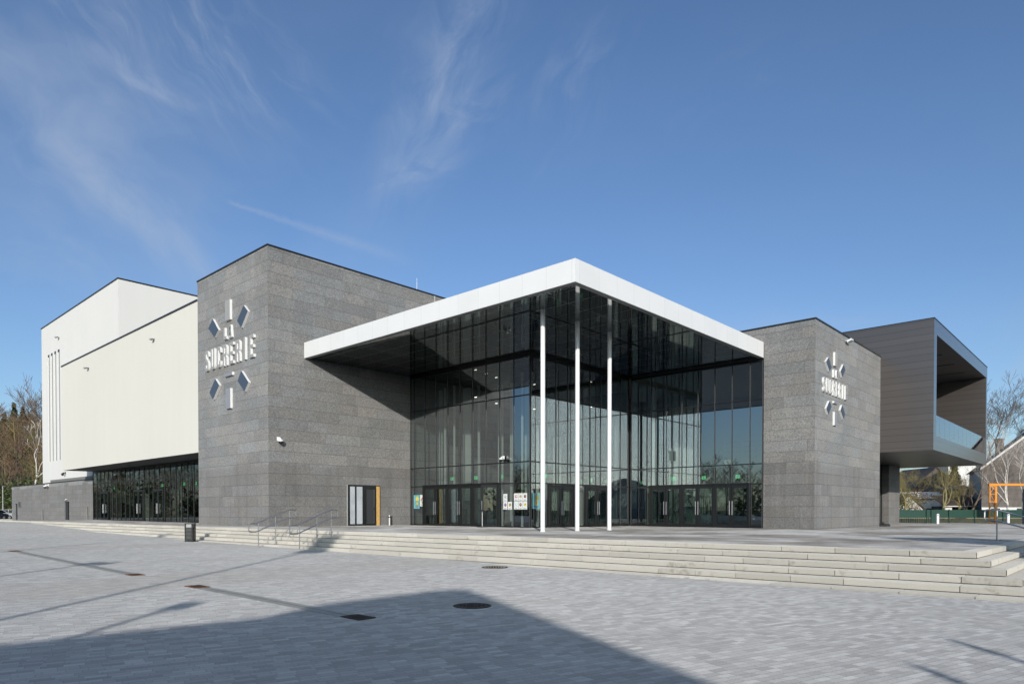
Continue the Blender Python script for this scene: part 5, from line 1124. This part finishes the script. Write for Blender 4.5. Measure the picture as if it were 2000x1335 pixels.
tree('birch_tree', CF(-0.7035 * 112.5, 112.5, 0.2), 13.5, 74, 'bark_birch', 'white-trunked birch with bare spreading limbs before the brown wood', levels=5, r0=0.22, spread=0.62, fork=0.46, up=0.55, kids=2, rmin=0.03, lean=(-0.05, 0.12))
rs = random.Random(5)
for k in range(8):
    x = -83.5 + k * 1.55; plant('evergreen_bush', CF(x, 108 + rs.uniform(-1, 1), -0.6), 1.5, rs.uniform(4.6, 6.6), 300 + k, rs.choice(['leaf_green', 'leaf_hedge', 'leaf_green']), f'tall green bush in the evergreen row at the foot of the wooded hill, number {k + 1} from the left' if False else ['green bush at the left edge behind the parked cars', 'tall green bush above the pale hatchback', 'broad green bush at the end of the low stone wall', 'green bush peeping over the left end of the stone wall', 'green bush below the white birch', 'yellow-green bush right of the birch above the stone wall', 'green bush above the stone wall close to the white tower', 'green bush hidden mostly by the corner of the white tower'][k], group='evergreen bushes below the wood', n=1100, leaf=0.17)
b = MB(); b.face([CF(-110, 86, -0.40), CF(-58, 100, -0.40), CF(-58, 112, -0.40), CF(-110, 112, -0.40)], 'asphalt'); structure(b.build('car_park'))
b = MB(); b.obox(CF(-70, 96, -0.36), RX * 12, FW * 0.3, UP * 0.06, 'drain_concrete'); structure(b.build('kerb'))
def car(x, d, z, rot, paint, lb):
    o = thing('parked_car', lb, 'car', tuple(CF(x, d, z)), 'cars parked at the far left')
    c, s_ = math.cos(rot), math.sin(rot); A = RX * c + FW * s_; B = -RX * s_ + FW * c; O = CF(x, d, z)
    P = lambda a, q, zz: O + A * a + B * q + UP * zz
    prof = [(-2.0, 0.35), (2.0, 0.35), (2.08, 0.55), (2.0, 0.82), (1.15, 0.95), (-1.85, 0.98), (-2.05, 0.75)]
    b = MB(); w = 0.84
    f0 = [P(a, -w, zz) for a, zz in prof]; f1 = [P(a, w, zz) for a, zz in prof]; b.face(f0, paint); b.face(f1[::-1], paint)
    for i in range(len(prof)): j_ = (i + 1) % len(prof); b.face([f0[j_], f0[i], f1[i], f1[j_]], paint)
    bd = b.build('body', o)
    b = MB(); cab = [(1.1, 0.95), (0.45, 1.42), (-1.3, 1.46), (-1.8, 0.98)]; w2 = 0.80; w3 = 0.64
    g0 = [P(cab[0][0], -w2, cab[0][1]), P(cab[1][0], -w3, cab[1][1]), P(cab[2][0], -w3, cab[2][1]), P(cab[3][0], -w2, cab[3][1])]; g1 = [P(cab[0][0], w2, cab[0][1]), P(cab[1][0], w3, cab[1][1]), P(cab[2][0], w3, cab[2][1]), P(cab[3][0], w2, cab[3][1])]
    b.face([g0[1], g0[0], g0[3], g0[2]], 'car_glass'); b.face([g1[0], g1[1], g1[2], g1[3]], 'car_glass'); b.face([g0[0], g0[1], g1[1], g1[0]], 'car_glass'); b.face([g0[2], g0[3], g1[3], g1[2]], 'car_glass'); b.build('windows', o)
    b = MB(); b.obox(P(-0.42, 0, 1.45), A * 0.88, B * w3, UP * 0.025, paint); b.tube([g0[0], g0[1]], 0.03, paint, 5); b.tube([g1[0], g1[1]], 0.03, paint, 5); b.tube([g0[2], g0[3]], 0.05, paint, 5); b.tube([g1[2], g1[3]], 0.05, paint, 5); b.tube([P(-0.4, -w2, 0.97), P(-0.45, -w3, 1.44)], 0.03, paint, 5); b.tube([P(-0.4, w2, 0.97), P(-0.45, w3, 1.44)], 0.03, paint, 5); b.build('roof', o)
    b = MB(); b.obox(P(-0.3, 0, 0.97), A * 1.3, B * 0.7, UP * 0.01, 'car_dark'); b.build('interior', o)
    for a in (-1.28, 1.28):
        for q in (-1, 1):
            b = MB(); b.tube([P(a, q * 0.66, 0.32), P(a, q * 0.86, 0.32)], 0.32, 'tyre', 16); wv = b.build('wheel', o); b = MB(); b.tube([P(a, q * 0.855, 0.32), P(a, q * 0.872, 0.32)], 0.19, 'trim_grey', 12); b.build('rim', wv)
    for q in (-0.6, 0.6):
        b = MB(); b.obox(P(2.03, q, 0.70), A * 0.03, B * 0.17, UP * 0.07, 'lamp_clear'); b.build('headlight', o); b = MB(); b.obox(P(-2.03, q, 0.80), A * 0.03, B * 0.15, UP * 0.08, 'lamp_red'); b.build('tail_light', o)
    b = MB(); b.obox(P(2.07, 0, 0.45), A * 0.02, B * 0.6, UP * 0.06, 'car_dark'); b.obox(P(-2.07, 0, 0.45), A * 0.02, B * 0.6, UP * 0.06, 'car_dark'); b.build('bumper', o)
car(-75.9, 100.5, -0.42, 1.1, 'car_white', 'white car parked at the very left edge of the picture')
car(-75.6, 103.5, -0.42, 0.35, 'car_cream', 'cream hatchback parked just left of the low stone wall')
car(-73.7, 96.5, -0.42, 1.42, 'car_dark', 'dark car cut off by the left edge of the picture')
q = CF(-78.0, 104.6); t = thing('street_lamp', 'slim pale lamp post at the left edge beside the parked cars', 'lamp post', (q.x, q.y, -0.4))
b = MB(); b.tube([q - UP * 0.4, q + UP * 4.6], [0.07, 0.05], 'trim_grey', 8); b.build('pole', t); b = MB(); b.obox(q + UP * 4.65 + RX * 0.2, RX * 0.3, FW * 0.09, UP * 0.04, 'grey_mullion'); b.build('lamp_head', t)

# ------------------------------------------------------------------ behind the viewer: what throws the shadows and shows in the glass
prof = [(-12.2, 3.2), (-5.8, 4.55), (-3.5, 5.08), (-3.0, 5.45), (-1.3, 5.97), (-0.75, 6.0), (1.95, 4.05), (3.3, 3.05)]
t = thing('town_house', 'rendered house with an uneven gable roof behind the viewer', 'house', tuple(CF(-5, -9, -0.6)))
b = MB(); f0 = [CF(-12.2, -9, -0.8), CF(3.3, -9, -0.8)] + [CF(x, -9, z - 0.6) for x, z in prof[::-1]]; b.prism(f0, FW * -9, 'cream_render'); b.build('wall', t)
b = MB()
for (xa, za), (xb, zb) in zip(prof, prof[1:]): b.obox(CF((xa + xb) / 2, -13.6, (za + zb) / 2 - 0.62), (CF(xb, 0, zb) - CF(xa, 0, za)) / 2, FW * 4.55, UP * 0.02, 'roof_tile')
b.build('roof', t)
def lamp(x, d, hgt, lb, arm=0.6, banner=0.0):
    q = CF(x, d); z = pz(q.y); o = thing('street_lamp', lb, 'street lamp', (q.x, q.y, z), 'street lamps'); b = MB(); b.tube([q + UP * z, q + UP * (z + hgt)], [0.075, 0.05], 'grey_mullion', 8); b.build('pole', o)
    b = MB(); b.obox(q + UP * (z + hgt) + RX * arm * 0.3, RX * arm, FW * 0.14, UP * 0.10, 'grey_mullion'); b.build('lamp_head', o)
    if banner: b = MB(); b.obox(q + UP * (z + hgt - banner / 2) + RX * 0.1, RX * 0.5, FW * 0.02, UP * banner / 2, 'car_dark'); b.build('banner', o)
lamp(-7.15, -7.0, 9.5, 'street lamp with a banner left of the viewer', 0.55, 1.25); lamp(-5.3, -7.4, 4.95, 'short street lamp by the house wall', 0.2); lamp(-17.5, 4.4, 8.2, 'street lamp far to the left of the viewer', 0.4); lamp(-11.6, -3.2, 6.0, 'middle street lamp left of the viewer', 0.4)
lamp(5.45, -5.6, 3.6, 'post right of the viewer', 0.06); lamp(4.2, -6.6, 3.5, 'post at the house corner', 0.06)
q = CF(13.9, 12.0); z = pz(q.y); t = thing('occluder', 'grey kiosk unseen right of the steps, added to shade the terrace', 'occluder', (q.x, q.y, z)); b = MB(); b.obox(q + UP * (z + 1.6), RX * 1.5, FW * 0.8, UP * 1.6, 'grey_mullion'); b.build('wall', t); b = MB(); b.obox(q + UP * (z + 3.3), RX * 1.6, FW * 1.0, UP * 0.1, 'roof_tile'); b.build('roof', t)  # stand-in block out of view, added for the shadow on the terrace
# wood across the plaza, mirrored in the glass
rs = random.Random(17); b = MB()
for i in range(170):
    X = rs.uniform(-130, -62); Y = rs.uniform(-10, 170); wood_tree(b, (X, Y, -0.6), rs.uniform(8, 14) + max(0, (Y - 60) * 0.05), rs, rs.choice(['bark', 'bark_grey', 'bark']), rs.choice(['twig_brown', 'twig_olive', 'twig_brown']))
for i in range(120):
    X = rs.uniform(-120, -6); Y = rs.uniform(165, 250); wood_tree(b, (X, Y, -0.75), rs.uniform(11, 19), rs, rs.choice(['bark', 'bark_grey', 'bark']), rs.choice(['twig_brown', 'twig_olive', 'twig_rust']))
for i in range(70): plant('x', (rs.uniform(-110, -10), rs.uniform(160, 200), -0.75), 4.5, rs.uniform(3, 8), 700 + i, rs.choice(['leaf_green', 'leaf_hedge', 'leaf_dark', 'twig_brown']), '', n=170, leaf=0.6, mb=b)
for i in range(60): plant('x', (rs.uniform(-100, -60), rs.uniform(-20, 170), -0.6), 3.5, rs.uniform(3, 6), 500 + i, rs.choice(['leaf_green', 'leaf_hedge', 'leaf_dark']), '', n=160, leaf=0.45, mb=b)
stuff(tag(b.build('plaza_wood'), 'brown leafless wood across the plaza, seen only mirrored in the glass', 'wood'))
